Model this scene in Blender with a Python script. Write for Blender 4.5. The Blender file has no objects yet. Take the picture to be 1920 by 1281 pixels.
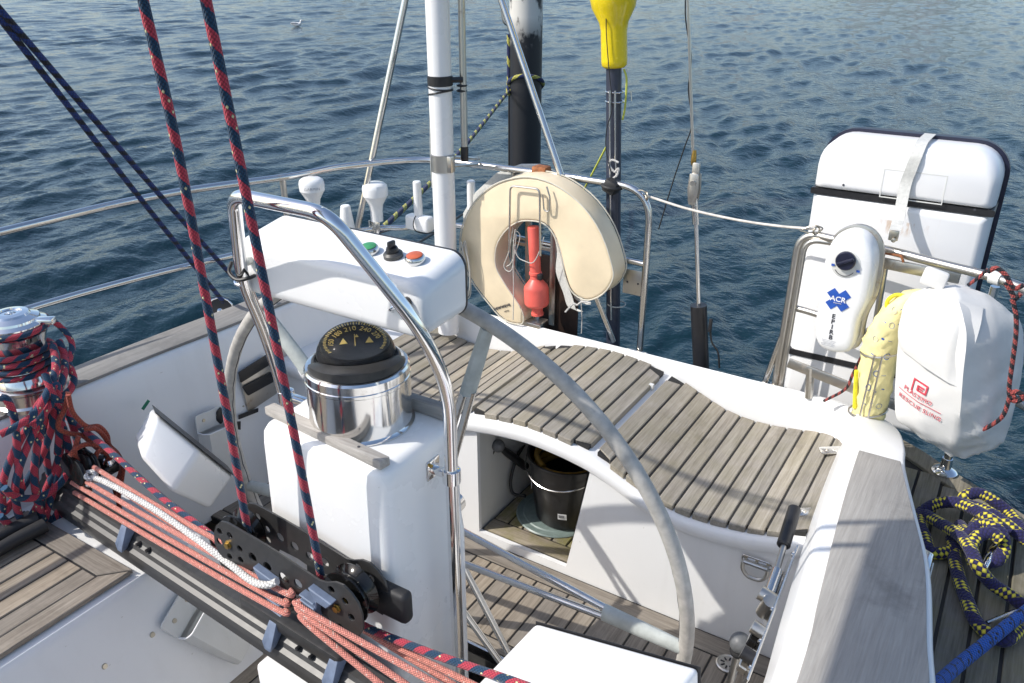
import bpy, bmesh, math, random
import numpy as np
from mathutils import Vector, Matrix
from mathutils.bvhtree import BVHTree

random.seed(7)
rad = math.radians
scene = bpy.context.scene
COL = scene.collection

# ------------------------------------------------------------------ camera
cam_d = bpy.data.cameras.new('camera')
cam_d.sensor_width = 36.0
cam_d.lens = 36.0 * 1550.0 / 1920.0
cam_d.clip_start = 0.02
cam_d.clip_end = 6000.0
cam = bpy.data.objects.new('camera', cam_d)
cam.location = (0.0, 0.0, 1.81)
cam.rotation_euler = (rad(65.0), 0.0, rad(32.0))
COL.objects.link(cam)
scene.camera = cam
scene.render.resolution_x, scene.render.resolution_y = 1024, 683

# ------------------------------------------------------------------ sky, sun, exposure
SUN = Vector((-0.557, -0.49, 0.669)).normalized()
world = bpy.data.worlds.new('World')
scene.world = world
world.use_nodes = True
wn = world.node_tree
sky = wn.nodes.new('ShaderNodeTexSky')
sky.sky_type = 'NISHITA'
sky.sun_disc = False
sky.sun_elevation = math.asin(SUN.z)
sky.sun_rotation = math.atan2(SUN.x, SUN.y)
sky.air_density = 1.0
sky.dust_density = 1.5
sky.ozone_density = 1.1
bg = wn.nodes['Background']
bg.inputs[1].default_value = 0.15
wn.links.new(sky.outputs[0], bg.inputs[0])
sd = bpy.data.lights.new('sun', 'SUN')
sd.energy = 3.2
sd.angle = rad(0.55)
sd.color = (1.0, 0.955, 0.89)
so = bpy.data.objects.new('sun', sd)
so.rotation_euler = (-SUN).to_track_quat('-Z', 'Y').to_euler()
so.location = SUN * 30
COL.objects.link(so)
vs = scene.view_settings
vs.view_transform = 'Standard'
vs.look = 'None'
vs.exposure = 0.45
vs.gamma = 1.0
vs.use_curve_mapping = False


# ------------------------------------------------------------------ mesh helpers
def xf(vf, M):
    return ([tuple(M @ Vector(v)) for v in vf[0]],) + tuple(vf[1:])


def join(*parts):
    V, F, U, has = [], [], [], any(len(p) > 2 and p[2] for p in parts)
    for p in parts:
        o = len(V)
        V += list(p[0])
        F += [tuple(i + o for i in f) for f in p[1]]
        if has:
            U += p[2] if len(p) > 2 and p[2] else [[(0, 0)] * len(f) for f in p[1]]
    return (V, F, U) if has else (V, F)


def catmull(pts, sub, closed=False):
    P = [Vector(p) for p in pts]
    n = len(P)
    out = []
    rng = range(n if closed else n - 1)
    for i in rng:
        p1, p2 = P[i], P[(i + 1) % n]
        p0 = P[(i - 1) % n] if closed or i > 0 else p1 * 2 - p2
        p3 = P[(i + 2) % n] if closed or i + 2 < n else p2 * 2 - p1
        for k in range(sub):
            t = k / sub
            out.append(0.5 * ((2 * p1) + (p2 - p0) * t + (2 * p0 - 5 * p1 + 4 * p2 - p3) * t * t
                              + (3 * p1 - p0 - 3 * p2 + p3) * t ** 3))
    if not closed:
        out.append(P[-1].copy())
    return out


def fillet(pts, r, steps=7):
    P = [Vector(p) for p in pts]
    out = [P[0]]
    for i in range(1, len(P) - 1):
        a, b, c = P[i - 1], P[i], P[i + 1]
        u, v = (a - b), (c - b)
        rr = r[i] if isinstance(r, (list, tuple)) else r
        d = min(rr, u.length * 0.48, v.length * 0.48)
        p, q = b + u.normalized() * d, b + v.normalized() * d
        for k in range(steps + 1):
            t = k / steps
            out.append((1 - t) ** 2 * p + 2 * t * (1 - t) * b + t * t * q)
    out.append(P[-1])
    return out


def tube(pts, r, n=12, closed=False, sub=0, caps=True, flat=None):
    """A round tube along pts; UV = (turn around 0..1, metres along)."""
    if sub:
        if isinstance(r, (list, tuple)):
            rr = []
            m = len(pts)
            for i in range(m if closed else m - 1):
                for k in range(sub):
                    rr.append(r[i] + (r[(i + 1) % m] - r[i]) * k / sub)
            if not closed:
                rr.append(r[-1])
            r = rr
        P = catmull(pts, sub, closed)
    else:
        P = [Vector(p) for p in pts]
    m = len(P)
    R = list(r) if isinstance(r, (list, tuple)) else [r] * m
    T = []
    for i in range(m):
        a = P[i - 1] if (i > 0 or closed) else P[i]
        b = P[(i + 1) % m] if (i < m - 1 or closed) else P[i]
        d = b - a
        T.append(d.normalized() if d.length > 1e-9 else Vector((0, 0, 1)))
    ref = Vector((0, 0, 1)) if abs(T[0].z) < 0.9 else Vector((0, 1, 0))
    N = (ref - T[0] * ref.dot(T[0])).normalized()
    V, F, U = [], [], []
    s = [0.0]
    frames = []
    for i in range(m):
        if i:
            N = (N - T[i] * N.dot(T[i]))
            N = N.normalized() if N.length > 1e-9 else Vector((1, 0, 0))
            s.append(s[-1] + (P[i] - P[i - 1]).length)
        B = T[i].cross(N)
        frames.append((N.copy(), B))
        for k in range(n):
            a = 2 * math.pi * k / n
            ca, sa = math.cos(a), math.sin(a)
            if flat:
                sa *= flat
            V.append(tuple(P[i] + (N * ca + B * sa) * R[i]))
    tot = s[-1] + ((P[0] - P[-1]).length if closed else 0)
    for i in range(m if closed else m - 1):
        j = (i + 1) % m
        s1 = s[j] if j else tot
        for k in range(n):
            l = (k + 1) % n
            F.append((i * n + k, i * n + l, j * n + l, j * n + k))
            U.append([(k / n, s[i]), ((k + 1) / n, s[i]), ((k + 1) / n, s1), (k / n, s1)])
    if caps and not closed:
        F.append(tuple(range(n))[::-1])
        U.append([(0.5, 0)] * n)
        F.append(tuple((m - 1) * n + k for k in range(n)))
        U.append([(0.5, tot)] * n)
    return V, F, U


def axes(d):
    d = Vector(d).normalized()
    ref = Vector((0, 0, 1)) if abs(d.z) < 0.95 else Vector((1, 0, 0))
    a = ref.cross(d).normalized()
    return a, d.cross(a), d


def lathe(prof, c=(0, 0, 0), d=(0, 0, 1), n=32):
    a, b, w = axes(d)
    c = Vector(c)
    V, F = [], []
    for (r, z) in prof:
        for k in range(n):
            t = 2 * math.pi * k / n
            V.append(tuple(c + w * z + (a * math.cos(t) + b * math.sin(t)) * r))
    for i in range(len(prof) - 1):
        for k in range(n):
            l = (k + 1) % n
            F.append((i * n + k, i * n + l, (i + 1) * n + l, (i + 1) * n + k))
    if prof[0][0] > 1e-6:
        F.append(tuple(range(n))[::-1])
    if prof[-1][0] > 1e-6:
        F.append(tuple((len(prof) - 1) * n + k for k in range(n)))
    return V, F


def bm_data(bm):
    bm.verts.index_update()
    out = ([tuple(v.co) for v in bm.verts], [tuple(v.index for v in f.verts) for f in bm.faces])
    bm.free()
    return out


def bevel_data(vf, w, seg=2, ang=20):
    bm = bmesh.new()
    vs_ = [bm.verts.new(v) for v in vf[0]]
    for f in vf[1]:
        try:
            bm.faces.new([vs_[i] for i in f])
        except ValueError:
            pass
    bmesh.ops.remove_doubles(bm, verts=bm.verts[:], dist=1e-6)
    bmesh.ops.recalc_face_normals(bm, faces=bm.faces[:])
    if w > 0:
        es = [e for e in bm.edges if len(e.link_faces) == 2 and e.calc_face_angle(0) > rad(ang)]
        bmesh.ops.bevel(bm, geom=es, offset=w, segments=seg, profile=0.5, affect='EDGES', clamp_overlap=True)
    return bm_data(bm)


def box(x0, x1, y0, y1, z0, z1, bev=0.0, seg=2):
    V = [(x, y, z) for z in (z0, z1) for y in (y0, y1) for x in (x0, x1)]
    F = [(0, 2, 3, 1), (4, 5, 7, 6), (0, 1, 5, 4), (2, 6, 7, 3), (0, 4, 6, 2), (1, 3, 7, 5)]
    return bevel_data((V, F), bev, seg) if bev else (V, F)


def obox(c, sx, sy, sz, M=None, bev=0.0, seg=2):
    """A box centred on c, turned by the 3x3 / euler matrix M."""
    b = box(-sx / 2, sx / 2, -sy / 2, sy / 2, -sz / 2, sz / 2, bev, seg)
    T = Matrix.Translation(Vector(c))
    if M is not None:
        T = T @ M.to_4x4()
    return xf(b, T)


def hexa(p, bev=0.0, seg=2):
    """Eight corners: four of one end (ring order), four of the other."""
    F = [(3, 2, 1, 0), (4, 5, 6, 7), (0, 1, 5, 4), (1, 2, 6, 5), (2, 3, 7, 6), (3, 0, 4, 7)]
    return bevel_data((p, F), bev, seg)


def loft(secs, closed=False, cap=True, loop=False):
    """secs: equal-length point lists; closed: each section is a ring; loop: last joins first."""
    n = len(secs[0])
    V = [tuple(p) for s_ in secs for p in s_]
    F = []
    m = len(secs)
    for i in range(m if loop else m - 1):
        j = (i + 1) % m
        for k in range(n if closed else n - 1):
            l = (k + 1) % n
            F.append((i * n + k, i * n + l, j * n + l, j * n + k))
    if closed and cap and not loop:
        F.append(tuple(range(n))[::-1])
        F.append(tuple((m - 1) * n + k for k in range(n)))
    return V, F


def prism(outline, d, bev=0.0, seg=2):
    """A flat outline (3-D points) thickened by the vector d."""
    d = Vector(d)
    n = len(outline)
    V = [tuple(Vector(p)) for p in outline] + [tuple(Vector(p) + d) for p in outline]
    F = [tuple(range(n))[::-1], tuple(range(n, 2 * n))]
    for k in range(n):
        l = (k + 1) % n
        F.append((k, l, n + l, n + k))
    return bevel_data((V, F), bev, seg)


def round2d(pts, r, steps=5):
    """Round the corners of a closed 2-D or 3-D outline."""
    P = [Vector(p) for p in pts]
    out = []
    n = len(P)
    for i in range(n):
        a, b, c = P[i - 1], P[i], P[(i + 1) % n]
        rr = r[i] if isinstance(r, (list, tuple)) else r
        u, v = a - b, c - b
        d = min(rr, u.length * 0.48, v.length * 0.48)
        if d < 1e-6:
            out.append(b)
            continue
        p, q = b + u.normalized() * d, b + v.normalized() * d
        for k in range(steps + 1):
            t = k / steps
            out.append((1 - t) ** 2 * p + 2 * t * (1 - t) * b + t * t * q)
    return [tuple(p) for p in out]


def plate(outer, holes, depth, bev=0.0):
    """2-D plate with holes in its own XY plane, thickness along Z (data only)."""
    cu = bpy.data.curves.new('tmp', 'CURVE')
    cu.dimensions = '2D'
    cu.fill_mode = 'BOTH'
    cu.extrude = depth / 2
    cu.bevel_depth = bev
    cu.bevel_resolution = 1
    for lp in [outer] + list(holes):
        sp = cu.splines.new('POLY')
        sp.points.add(len(lp) - 1)
        for p, q in zip(sp.points, lp):
            p.co = (q[0], q[1], 0, 1)
        sp.use_cyclic_u = True
    ob = bpy.data.objects.new('tmp', cu)
    me = bpy.data.meshes.new_from_object(ob)
    out = ([tuple(v.co) for v in me.vertices], [tuple(p.vertices) for p in me.polygons])
    bpy.data.objects.remove(ob)
    bpy.data.curves.remove(cu)
    bpy.data.meshes.remove(me)
    return out


def text_data(body, size, depth=0.0006, space=1.0, align='CENTER', bold=0.0):
    cu = bpy.data.curves.new('tmp', 'FONT')
    cu.body = body
    cu.size = size
    cu.extrude = depth / 2
    cu.offset = bold
    cu.align_x = align
    cu.align_y = 'CENTER'
    cu.space_character = space
    cu.resolution_u = 3
    ob = bpy.data.objects.new('tmp', cu)
    me = bpy.data.meshes.new_from_object(ob)
    out = ([tuple(v.co) for v in me.vertices], [tuple(p.vertices) for p in me.polygons])
    bpy.data.objects.remove(ob)
    bpy.data.curves.remove(cu)
    bpy.data.meshes.remove(me)
    return out


def frame(o, ux, uy):
    """Matrix taking local XY to the plane spanned by ux, uy at o."""
    ux = Vector(ux).normalized()
    uz = ux.cross(Vector(uy)).normalized()
    uy = uz.cross(ux)
    M = Matrix((ux, uy, uz)).transposed().to_4x4()
    M.translation = Vector(o)
    return M


def tree_of(vf):
    return BVHTree.FromPolygons([Vector(v) for v in vf[0]], [list(f) for f in vf[1]])


def conform(vf, Mx, tree, lift=.0008):
    """Lay flat print (local XY, thickness along local Z) on a surface seen along +Y."""
    out = []
    last = None
    for v in vf[0]:
        w = Mx @ Vector((v[0], v[1], 0))
        hit = tree.ray_cast(Vector((w.x, w.y - .4, w.z)), Vector((0, 1, 0)))[0]
        if hit is not None:
            last = hit.y
        y = last if last is not None else w.y
        out.append((w.x, y - lift - v[2], w.z))
    return (out,) + tuple(vf[1:])


WORLD = {}


def tag(o, label=None, cat=None, group=None, kind=None):
    if label:
        o['label'] = label
    if cat:
        o['category'] = cat
    if group:
        o['group'] = group
    if kind:
        o['kind'] = kind
    return o


def thing(name, loc, label, cat, group=None):
    o = bpy.data.objects.new(name, None)
    o.empty_display_size = 0.05
    o.location = loc
    COL.objects.link(o)
    WORLD[o] = Vector(loc)
    return tag(o, label, cat, group)


def obj(name, vf, mat, parent=None, smooth=32, label=None, cat=None, group=None, kind=None):
    """One mesh object from world-space data, origin at its own centre."""
    V = [Vector(v) for v in vf[0]]
    lo = Vector((min(v.x for v in V), min(v.y for v in V), min(v.z for v in V)))
    hi = Vector((max(v.x for v in V), max(v.y for v in V), max(v.z for v in V)))
    c = (lo + hi) / 2
    me = bpy.data.meshes.new(name)
    me.from_pydata([tuple(v - c) for v in V], [], [list(f) for f in vf[1]])
    if len(vf) > 2 and vf[2]:
        uv = me.uv_layers.new(name='UVMap')
        flat = [c_ for f in vf[2] for p in f for c_ in p]
        if len(flat) == 2 * len(me.loops):
            uv.data.foreach_set('uv', flat)
    if smooth:
        me.shade_smooth()
        me.set_sharp_from_angle(angle=rad(smooth))
    me.materials.append(mat)
    o = bpy.data.objects.new(name, me)
    COL.objects.link(o)
    WORLD[o] = c
    if parent is not None:
        o.parent = parent
        o.location = c - WORLD[parent]
    else:
        o.location = c
    return tag(o, label, cat, group, kind)


# ------------------------------------------------------------------ materials
class NT:
    def __init__(self, name):
        self.m = bpy.data.materials.new(name)
        self.m.use_nodes = True
        self.t = self.m.node_tree
        self.b = self.t.nodes['Principled BSDF']

    def new(self, typ, **kw):
        n = self.t.nodes.new(typ)
        for k, v in kw.items():
            setattr(n, k, v)
        return n

    def put(self, sock, v):
        if hasattr(v, 'is_output'):
            self.t.links.new(v, sock)
        else:
            sock.default_value = v

    def math(self, op, a, b=0.0, c=None):
        n = self.new('ShaderNodeMath', operation=op)
        self.put(n.inputs[0], a)
        self.put(n.inputs[1], b)
        if c is not None:
            self.put(n.inputs[2], c)
        return n.outputs[0]

    def mix(self, f, a, b):
        n = self.new('ShaderNodeMix', data_type='RGBA')
        self.put(n.inputs[0], f)
        self.put(n.inputs[6], a if hasattr(a, 'is_output') else tuple(a) + ((1,) if len(a) == 3 else ()))
        self.put(n.inputs[7], b if hasattr(b, 'is_output') else tuple(b) + ((1,) if len(b) == 3 else ()))
        return n.outputs[2]

    def ramp(self, f, stops):
        n = self.new('ShaderNodeValToRGB')
        while len(n.color_ramp.elements) < len(stops):
            n.color_ramp.elements.new(0.5)
        for e, (p, c) in zip(n.color_ramp.elements, stops):
            e.position = p
            e.color = tuple(c) + (1,) if len(c) == 3 else c
        self.put(n.inputs[0], f)
        return n.outputs[0]

    def mapping(self, src, scale=(1, 1, 1), loc=None, rot=(0, 0, 0)):
        n = self.new('ShaderNodeMapping')
        self.t.links.new(src, n.inputs[0])
        n.inputs['Scale'].default_value = scale
        n.inputs['Rotation'].default_value = rot
        if loc is not None:
            self.put(n.inputs['Location'], loc)
        return n.outputs[0]

    def noise(self, vec, scale, detail=4, rough=0.55, dist=0.0):
        n = self.new('ShaderNodeTexNoise')
        if vec is not None:
            self.t.links.new(vec, n.inputs['Vector'])
        n.inputs['Scale'].default_value = scale
        n.inputs['Detail'].default_value = detail
        n.inputs['Roughness'].default_value = rough
        n.inputs['Distortion'].default_value = dist
        return n.outputs[0]

    def coord(self, which='Object'):
        return self.new('ShaderNodeTexCoord').outputs[which]

    def geo(self):
        return self.new('ShaderNodeNewGeometry').outputs['Position']

    def rand(self):
        return self.new('ShaderNodeObjectInfo').outputs['Random']

    def bump(self, h, strength, dist=0.002):
        n = self.new('ShaderNodeBump')
        self.put(n.inputs['Height'], h)
        n.inputs['Strength'].default_value = strength
        n.inputs['Distance'].default_value = dist
        self.t.links.new(n.outputs[0], self.b.inputs['Normal'])

    def set(self, **kw):
        names = dict(color='Base Color', rough='Roughness', metal='Metallic', coat='Coat Weight', ior='IOR',
                     coatr='Coat Roughness', trans='Transmission Weight', spec='Specular IOR Level', sheen='Sheen Weight',
                     alpha='Alpha', sss='Subsurface Weight')
        for k, v in kw.items():
            if k == 'color' and not hasattr(v, 'is_output'):
                v = tuple(v) + (1,)
            self.put(self.b.inputs[names[k]], v)
        return self.m


def gelcoat(name, col=(0.80, 0.80, 0.79), rough=0.28, dirt=0.12):
    n = NT(name)
    p = n.geo()
    a = n.noise(p, 3.0, 5, 0.6)
    b = n.noise(p, 38.0, 6, 0.7)
    st = n.noise(n.mapping(p, (14, 14, 1.2)), 1.0, 5, 0.6)
    f = n.math('MULTIPLY', n.ramp(st, [(0.52, (0, 0, 0)), (0.78, (1, 1, 1))]), dirt)
    f2 = n.math('ADD', n.math('MULTIPLY', n.ramp(b, [(0.60, (0, 0, 0)), (0.75, (1, 1, 1))]), dirt * 0.9),
                n.math('MULTIPLY', n.ramp(n.noise(n.mapping(p, (70, 22, 45), None, (0.4, 0.7, 0.2)), 1.0, 3, 0.6), [(0.735, (0, 0, 0)), (0.76, (1, 1, 1))]), 0.55))
    dk = (col[0] * 0.62, col[1] * 0.60, col[2] * 0.54)
    c = n.mix(n.math('ADD', f, f2), col, dk)
    n.set(color=c, rough=n.math('MULTIPLY_ADD', a, 0.25, rough - 0.08), spec=0.5, coat=0.15, coatr=0.15)
    n.bump(n.noise(p, 9.0, 2), 0.06, 0.004)
    return n.m


def teak(name, axis=1, dark=(0.17, 0.138, 0.104), light=(0.37, 0.322, 0.26), moss=0.0):
    """Weathered teak, grain along a world axis, each piece its own tone."""
    n = NT(name)
    p = n.geo()
    rnd = n.rand()
    off = n.new('ShaderNodeCombineXYZ')
    r7 = n.math('MULTIPLY', rnd, 17.0)
    for i in range(3):
        n.put(off.inputs[i], r7)
    s1, s2 = [210.0] * 3, [52.0] * 3
    s1[axis], s2[axis] = 9.0, 3.2
    g1 = n.noise(n.mapping(p, s1, off.outputs[0]), 1.0, 5, 0.65, 0.3)
    g2 = n.noise(n.mapping(p, s2, off.outputs[0]), 1.0, 4, 0.6, 0.6)
    blot = n.noise(p, 7.0, 5, 0.6)
    f = n.math('ADD', n.math('MULTIPLY', g1, 0.5), n.math('MULTIPLY', g2, 0.5))
    c = n.ramp(f, [(0.33, dark), (0.50, [(a + b) / 2 for a, b in zip(dark, light)]), (0.68, light)])
    tone = n.new('ShaderNodeHueSaturation')
    n.put(tone.inputs['Value'], n.math('ADD', n.math('MULTIPLY_ADD', rnd, 0.34, 0.66), n.math('MULTIPLY', blot, 0.34)))
    n.put(tone.inputs['Saturation'], n.math('MULTIPLY_ADD', rnd, 0.4, 0.75))
    n.t.links.new(c, tone.inputs['Color'])
    c = tone.outputs[0]
    stain = n.ramp(n.noise(p, 4.3, 6, 0.7), [(0.56, (0, 0, 0)), (0.72, (1, 1, 1))])
    c = n.mix(n.math('MULTIPLY', stain, 0.45), c, [v * 0.55 for v in dark])
    if moss:
        mf = n.ramp(n.noise(p, 9.0, 6, 0.7), [(0.40, (0, 0, 0)), (0.62, (1, 1, 1))])
        c = n.mix(n.math('MULTIPLY', mf, moss), c, (0.17, 0.16, 0.035))
    n.set(color=c, rough=0.78, spec=0.25)
    n.bump(g1, 0.55, 0.0022)
    return n.m


def plain(name, col, rough=0.5, metal=0.0, spec=0.5, var=0.12, scale=60, bump=0.0, **kw):
    n = NT(name)
    p = n.coord()
    a = n.noise(p, scale, 4)
    c = n.mix(n.ramp(a, [(0.35, (0, 0, 0)), (0.7, (1, 1, 1))]), [v * (1 - var) for v in col], [min(1, v * (1 + var)) for v in col])
    n.set(color=c, rough=n.math('MULTIPLY_ADD', a, 0.18, max(0.02, rough - 0.09)), metal=metal, spec=spec, **kw)
    if bump:
        n.bump(n.noise(p, scale * 2.2, 4), bump, 0.0015)
    return n.m


def steel(name, col=(0.66, 0.65, 0.63), rough=0.16, rust=0.25):
    n = NT(name)
    p = n.geo()
    a = n.noise(p, 30.0, 5, 0.65)
    sc = n.noise(n.mapping(p, (120, 120, 900)), 1.0, 2)
    rf = n.math('MULTIPLY', n.ramp(n.noise(p, 16.0, 6, 0.7), [(0.58, (0, 0, 0)), (0.74, (1, 1, 1))]), rust)
    c = n.mix(rf, col, (0.28, 0.17, 0.085))
    n.set(color=c, metal=n.math('SUBTRACT', 1.0, n.math('MULTIPLY', rf, 0.5)),
          rough=n.math('ADD', n.math('MULTIPLY_ADD', a, 0.16, rough - 0.06), n.math('MULTIPLY', rf, 0.35)))
    n.bump(sc, 0.03, 0.0006)
    return n.m


def rope_mat(name, cols, period, share=0.5, strands=8, pitch=0.012, fleck=None, fleck_amt=0.05, rough=0.75, twist=1.0, check=False):
    """Braided rope on tube UVs: colour bands wound round the rope, plaited strands in relief."""
    n = NT(name)
    uv = n.coord('UV')
    sep = n.new('ShaderNodeSeparateXYZ')
    n.t.links.new(uv, sep.inputs[0])
    u, v = sep.outputs[0], sep.outputs[1]
    d1 = n.math('ADD', n.math('DIVIDE', v, pitch), n.math('MULTIPLY', u, float(strands)))
    d2 = n.math('SUBTRACT', n.math('DIVIDE', v, pitch), n.math('MULTIPLY', u, float(strands)))
    i1, i2 = n.math('FLOOR', d1), n.math('FLOOR', d2)
    f1, f2 = n.math('FRACT', d1), n.math('FRACT', d2)
    h1 = n.math('SINE', n.math('MULTIPLY', f1, math.pi))
    h2 = n.math('SINE', n.math('MULTIPLY', f2, math.pi))
    over = n.math('MODULO', n.math('ADD', n.math('ADD', i1, i2), 4000.0), 2.0)
    ho = n.math('MULTIPLY', h1, h2)
    hgt = n.math('POWER', ho, 0.6)
    cv = n.new('ShaderNodeCombineXYZ')
    n.put(cv.inputs[0], i1)
    n.put(cv.inputs[1], i2)
    wn_ = n.new('ShaderNodeTexWhiteNoise', noise_dimensions='2D')
    n.t.links.new(cv.outputs[0], wn_.inputs['Vector'])
    hash_ = wn_.outputs['Value']
    if len(cols) > 1:
        band = n.math('FRACT', n.math('ADD', n.math('ADD', n.math('DIVIDE', v, period), n.math('MULTIPLY', u, twist)), 1000.0))
        jit = n.math('MULTIPLY_ADD', hash_, 0.06, -0.03)
        m = n.math('GREATER_THAN', n.math('ADD', band, jit), share)
        if check:
            m = n.math('MULTIPLY', m, n.math('LESS_THAN', over, 0.5))
        c = n.mix(m, cols[0], cols[1])
    else:
        c = n.mix(hash_, [x * 0.8 for x in cols[0]], [min(1, x * 1.15) for x in cols[0]])
    if fleck:
        c = n.mix(n.math('LESS_THAN', hash_, fleck_amt), c, fleck)
    dk = n.new('ShaderNodeHueSaturation')
    n.t.links.new(c, dk.inputs['Color'])
    n.put(dk.inputs['Value'], n.math('MULTIPLY_ADD', n.noise(n.geo(), 240.0, 3), 0.5, 0.75))
    edge_dark = n.mix(n.math('MULTIPLY', n.math('SUBTRACT', 1.0, hgt), 0.7), dk.outputs[0], (0.012, 0.011, 0.012))  # colour darkens towards the edges of each strand
    n.set(color=edge_dark, rough=rough, spec=0.25, sheen=0.15)
    n.bump(hgt, 0.8, 0.0016)
    return n.m


M = {}
M['gel'] = gelcoat('white_gelcoat')
M['gel_clean'] = gelcoat('white_paint_clean', (0.82, 0.82, 0.81), 0.22, 0.05)
M['gel_grey'] = gelcoat('off_white_plastic', (0.66, 0.66, 0.63), 0.4, 0.2)
M['cream'] = gelcoat('cream_gelcoat', (0.74, 0.72, 0.63), 0.35, 0.2)
M['teak_y'] = teak('weathered_teak_lengthwise', 1)
M['teak_x'] = teak('weathered_teak_crosswise', 0)
M['teak_cap'] = teak('grey_teak_cap', 1, (0.225, 0.215, 0.20), (0.335, 0.322, 0.30))
M['teak_moss_y'] = teak('mossy_teak_lengthwise', 1, moss=0.85)
M['teak_moss_x'] = teak('mossy_teak_crosswise', 0, moss=0.55)
M['teak_seat'] = teak('seat_teak', 1, (0.205, 0.180, 0.145), (0.40, 0.365, 0.312), moss=0.16)
M['teak_deck'] = teak('deck_teak', 1, (0.11, 0.098, 0.08), (0.27, 0.24, 0.195), moss=0.25)
M['teak_strip'] = teak('pale_teak_strip', 0, (0.24, 0.22, 0.20), (0.44, 0.42, 0.39))
M['caulk'] = plain('black_caulk', (0.018, 0.017, 0.016), 0.7)
M['steel'] = steel('polished_stainless')
M['steel_dull'] = steel('weathered_stainless', (0.55, 0.53, 0.49), 0.30, 0.75)
M['chrome'] = steel('bright_chrome', (0.78, 0.78, 0.78), 0.07, 0.05)
M['binnacle'] = steel('spotted_chrome', (0.74, 0.73, 0.71), 0.10, 0.35)
M['black'] = plain('black_plastic', (0.016, 0.016, 0.018), 0.38)
M['rubber'] = plain('black_rubber', (0.02, 0.02, 0.021), 0.6)
M['anod'] = plain('dark_anodised_aluminium', (0.062, 0.061, 0.060), 0.38, 0.5)
M['rail_grey'] = plain('grey_anodised_track', (0.080, 0.079, 0.077), 0.45, 0.35)
M['slate'] = plain('blue_grey_moulding', (0.14, 0.18, 0.26), 0.5)
M['leather'] = plain('grey_wheel_leather', (0.43, 0.41, 0.375), 0.6, var=0.16, scale=45, bump=0.3)
M['sleeve'] = plain('pale_green_grey_sleeve', (0.44, 0.47, 0.45), 0.6, var=0.14, scale=30, bump=0.25)
M['buoy'] = plain('cream_vinyl', (0.80, 0.67, 0.465), 0.48, var=0.07, scale=9, bump=0.12)
M['buoy_edge'] = plain('greyed_vinyl', (0.62, 0.58, 0.48), 0.55, var=0.1, scale=12, bump=0.12)
M['canvas'] = plain('white_canvas', (0.70, 0.69, 0.66), 0.65, var=0.05, scale=14, bump=0.25)
M['webbing'] = plain('grey_white_webbing', (0.56, 0.56, 0.53), 0.8, var=0.1, scale=120, bump=0.4)
M['red_plastic'] = plain('faded_red_plastic', (0.78, 0.13, 0.10), 0.42, var=0.12, scale=18)
M['yellow_float'] = plain('glossy_yellow', (0.82, 0.62, 0.01), 0.25, var=0.05, coat=0.4)
M['yellow_bag'] = plain('yellow_fabric', (0.82, 0.73, 0.36), 0.7, var=0.12, scale=26, bump=0.3)
M['yellow_cord'] = plain('yellow_cord', (0.78, 0.70, 0.03), 0.6)
M['lime_cord'] = plain('lime_cord', (0.48, 0.52, 0.08), 0.7)
M['navy'] = plain('navy_edging', (0.012, 0.014, 0.035), 0.4)
M['pole_navy'] = plain('dark_blue_pole', (0.034, 0.040, 0.062), 0.35)
M['blue_print'] = plain('blue_print', (0.02, 0.09, 0.42), 0.5)
M['red_print'] = plain('red_print', (0.62, 0.06, 0.09), 0.6, var=0.3, scale=160)
M['dark_print'] = plain('dark_print', (0.05, 0.05, 0.06), 0.6)
M['gold_print'] = plain('compass_gold', (0.70, 0.52, 0.16), 0.5)
M['green_btn'] = plain('green_button', (0.05, 0.28, 0.11), 0.4)
M['red_btn'] = plain('red_button', (0.55, 0.12, 0.05), 0.4)
M['green_tape'] = plain('green_tape', (0.0, 0.16, 0.09), 0.5)
M['mirror_dark'] = plain('dark_glossy_block', (0.03, 0.03, 0.03), 0.12, 0.7)
M['bucket'] = plain('black_bucket_plastic', (0.014, 0.014, 0.015), 0.32, var=0.3, scale=30)
M['hose'] = plain('amber_hose', (0.22, 0.13, 0.02), 0.14, coat=0.6)
M['disc'] = plain('pale_blue_plastic', (0.17, 0.22, 0.205), 0.4)
M['grey_ball'] = plain('grey_plastic', (0.13, 0.135, 0.14), 0.5)
M['paper'] = plain('white_sticker', (0.80, 0.80, 0.80), 0.6)
M['dark_board'] = plain('dark_brown_board', (0.035, 0.018, 0.012), 0.5)
M['rust'] = plain('rust_brown', (0.30, 0.11, 0.04), 0.75, var=0.4)
M['wire_pvc'] = plain('white_pvc_wire', (0.62, 0.58, 0.52), 0.5, var=0.2, scale=25)
M['screw'] = steel('screw_head', (0.5, 0.46, 0.38), 0.3, 0.7)
M['brass'] = plain('brass', (0.42, 0.27, 0.07), 0.35, 0.9)
M['feather'] = plain('white_feathers', (0.78, 0.77, 0.75), 0.8)
M['feather_grey'] = plain('grey_feathers', (0.38, 0.39, 0.41), 0.8)
M['beak'] = plain('orange_beak', (0.6, 0.2, 0.03), 0.5)
M['sheet'] = rope_mat('red_blue_sheet', [(0.014, 0.062, 0.13), (0.58, 0.055, 0.09)], 0.058, 0.5, 9, 0.0075, (0.80, 0.74, 0.42), 0.025)
M['salmon'] = rope_mat('salmon_line', [(0.80, 0.30, 0.235)], 0.1, 0.5, 7, 0.006, (0.84, 0.55, 0.47), 0.04)
M['white_rope'] = rope_mat('white_braid', [(0.82, 0.80, 0.76)], 0.1, 0.5, 5, 0.011)
M['blue_rope'] = rope_mat('blue_braid', [(0.008, 0.035, 0.19), (0.008, 0.011, 0.022)], 0.045, 0.6, 6, 0.0105)
M['bright_blue'] = rope_mat('bright_blue_braid', [(0.006, 0.11, 0.52), (0.010, 0.03, 0.10)], 0.045, 0.86, 8, 0.008, (0.01, 0.02, 0.05), 0.06)
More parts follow.
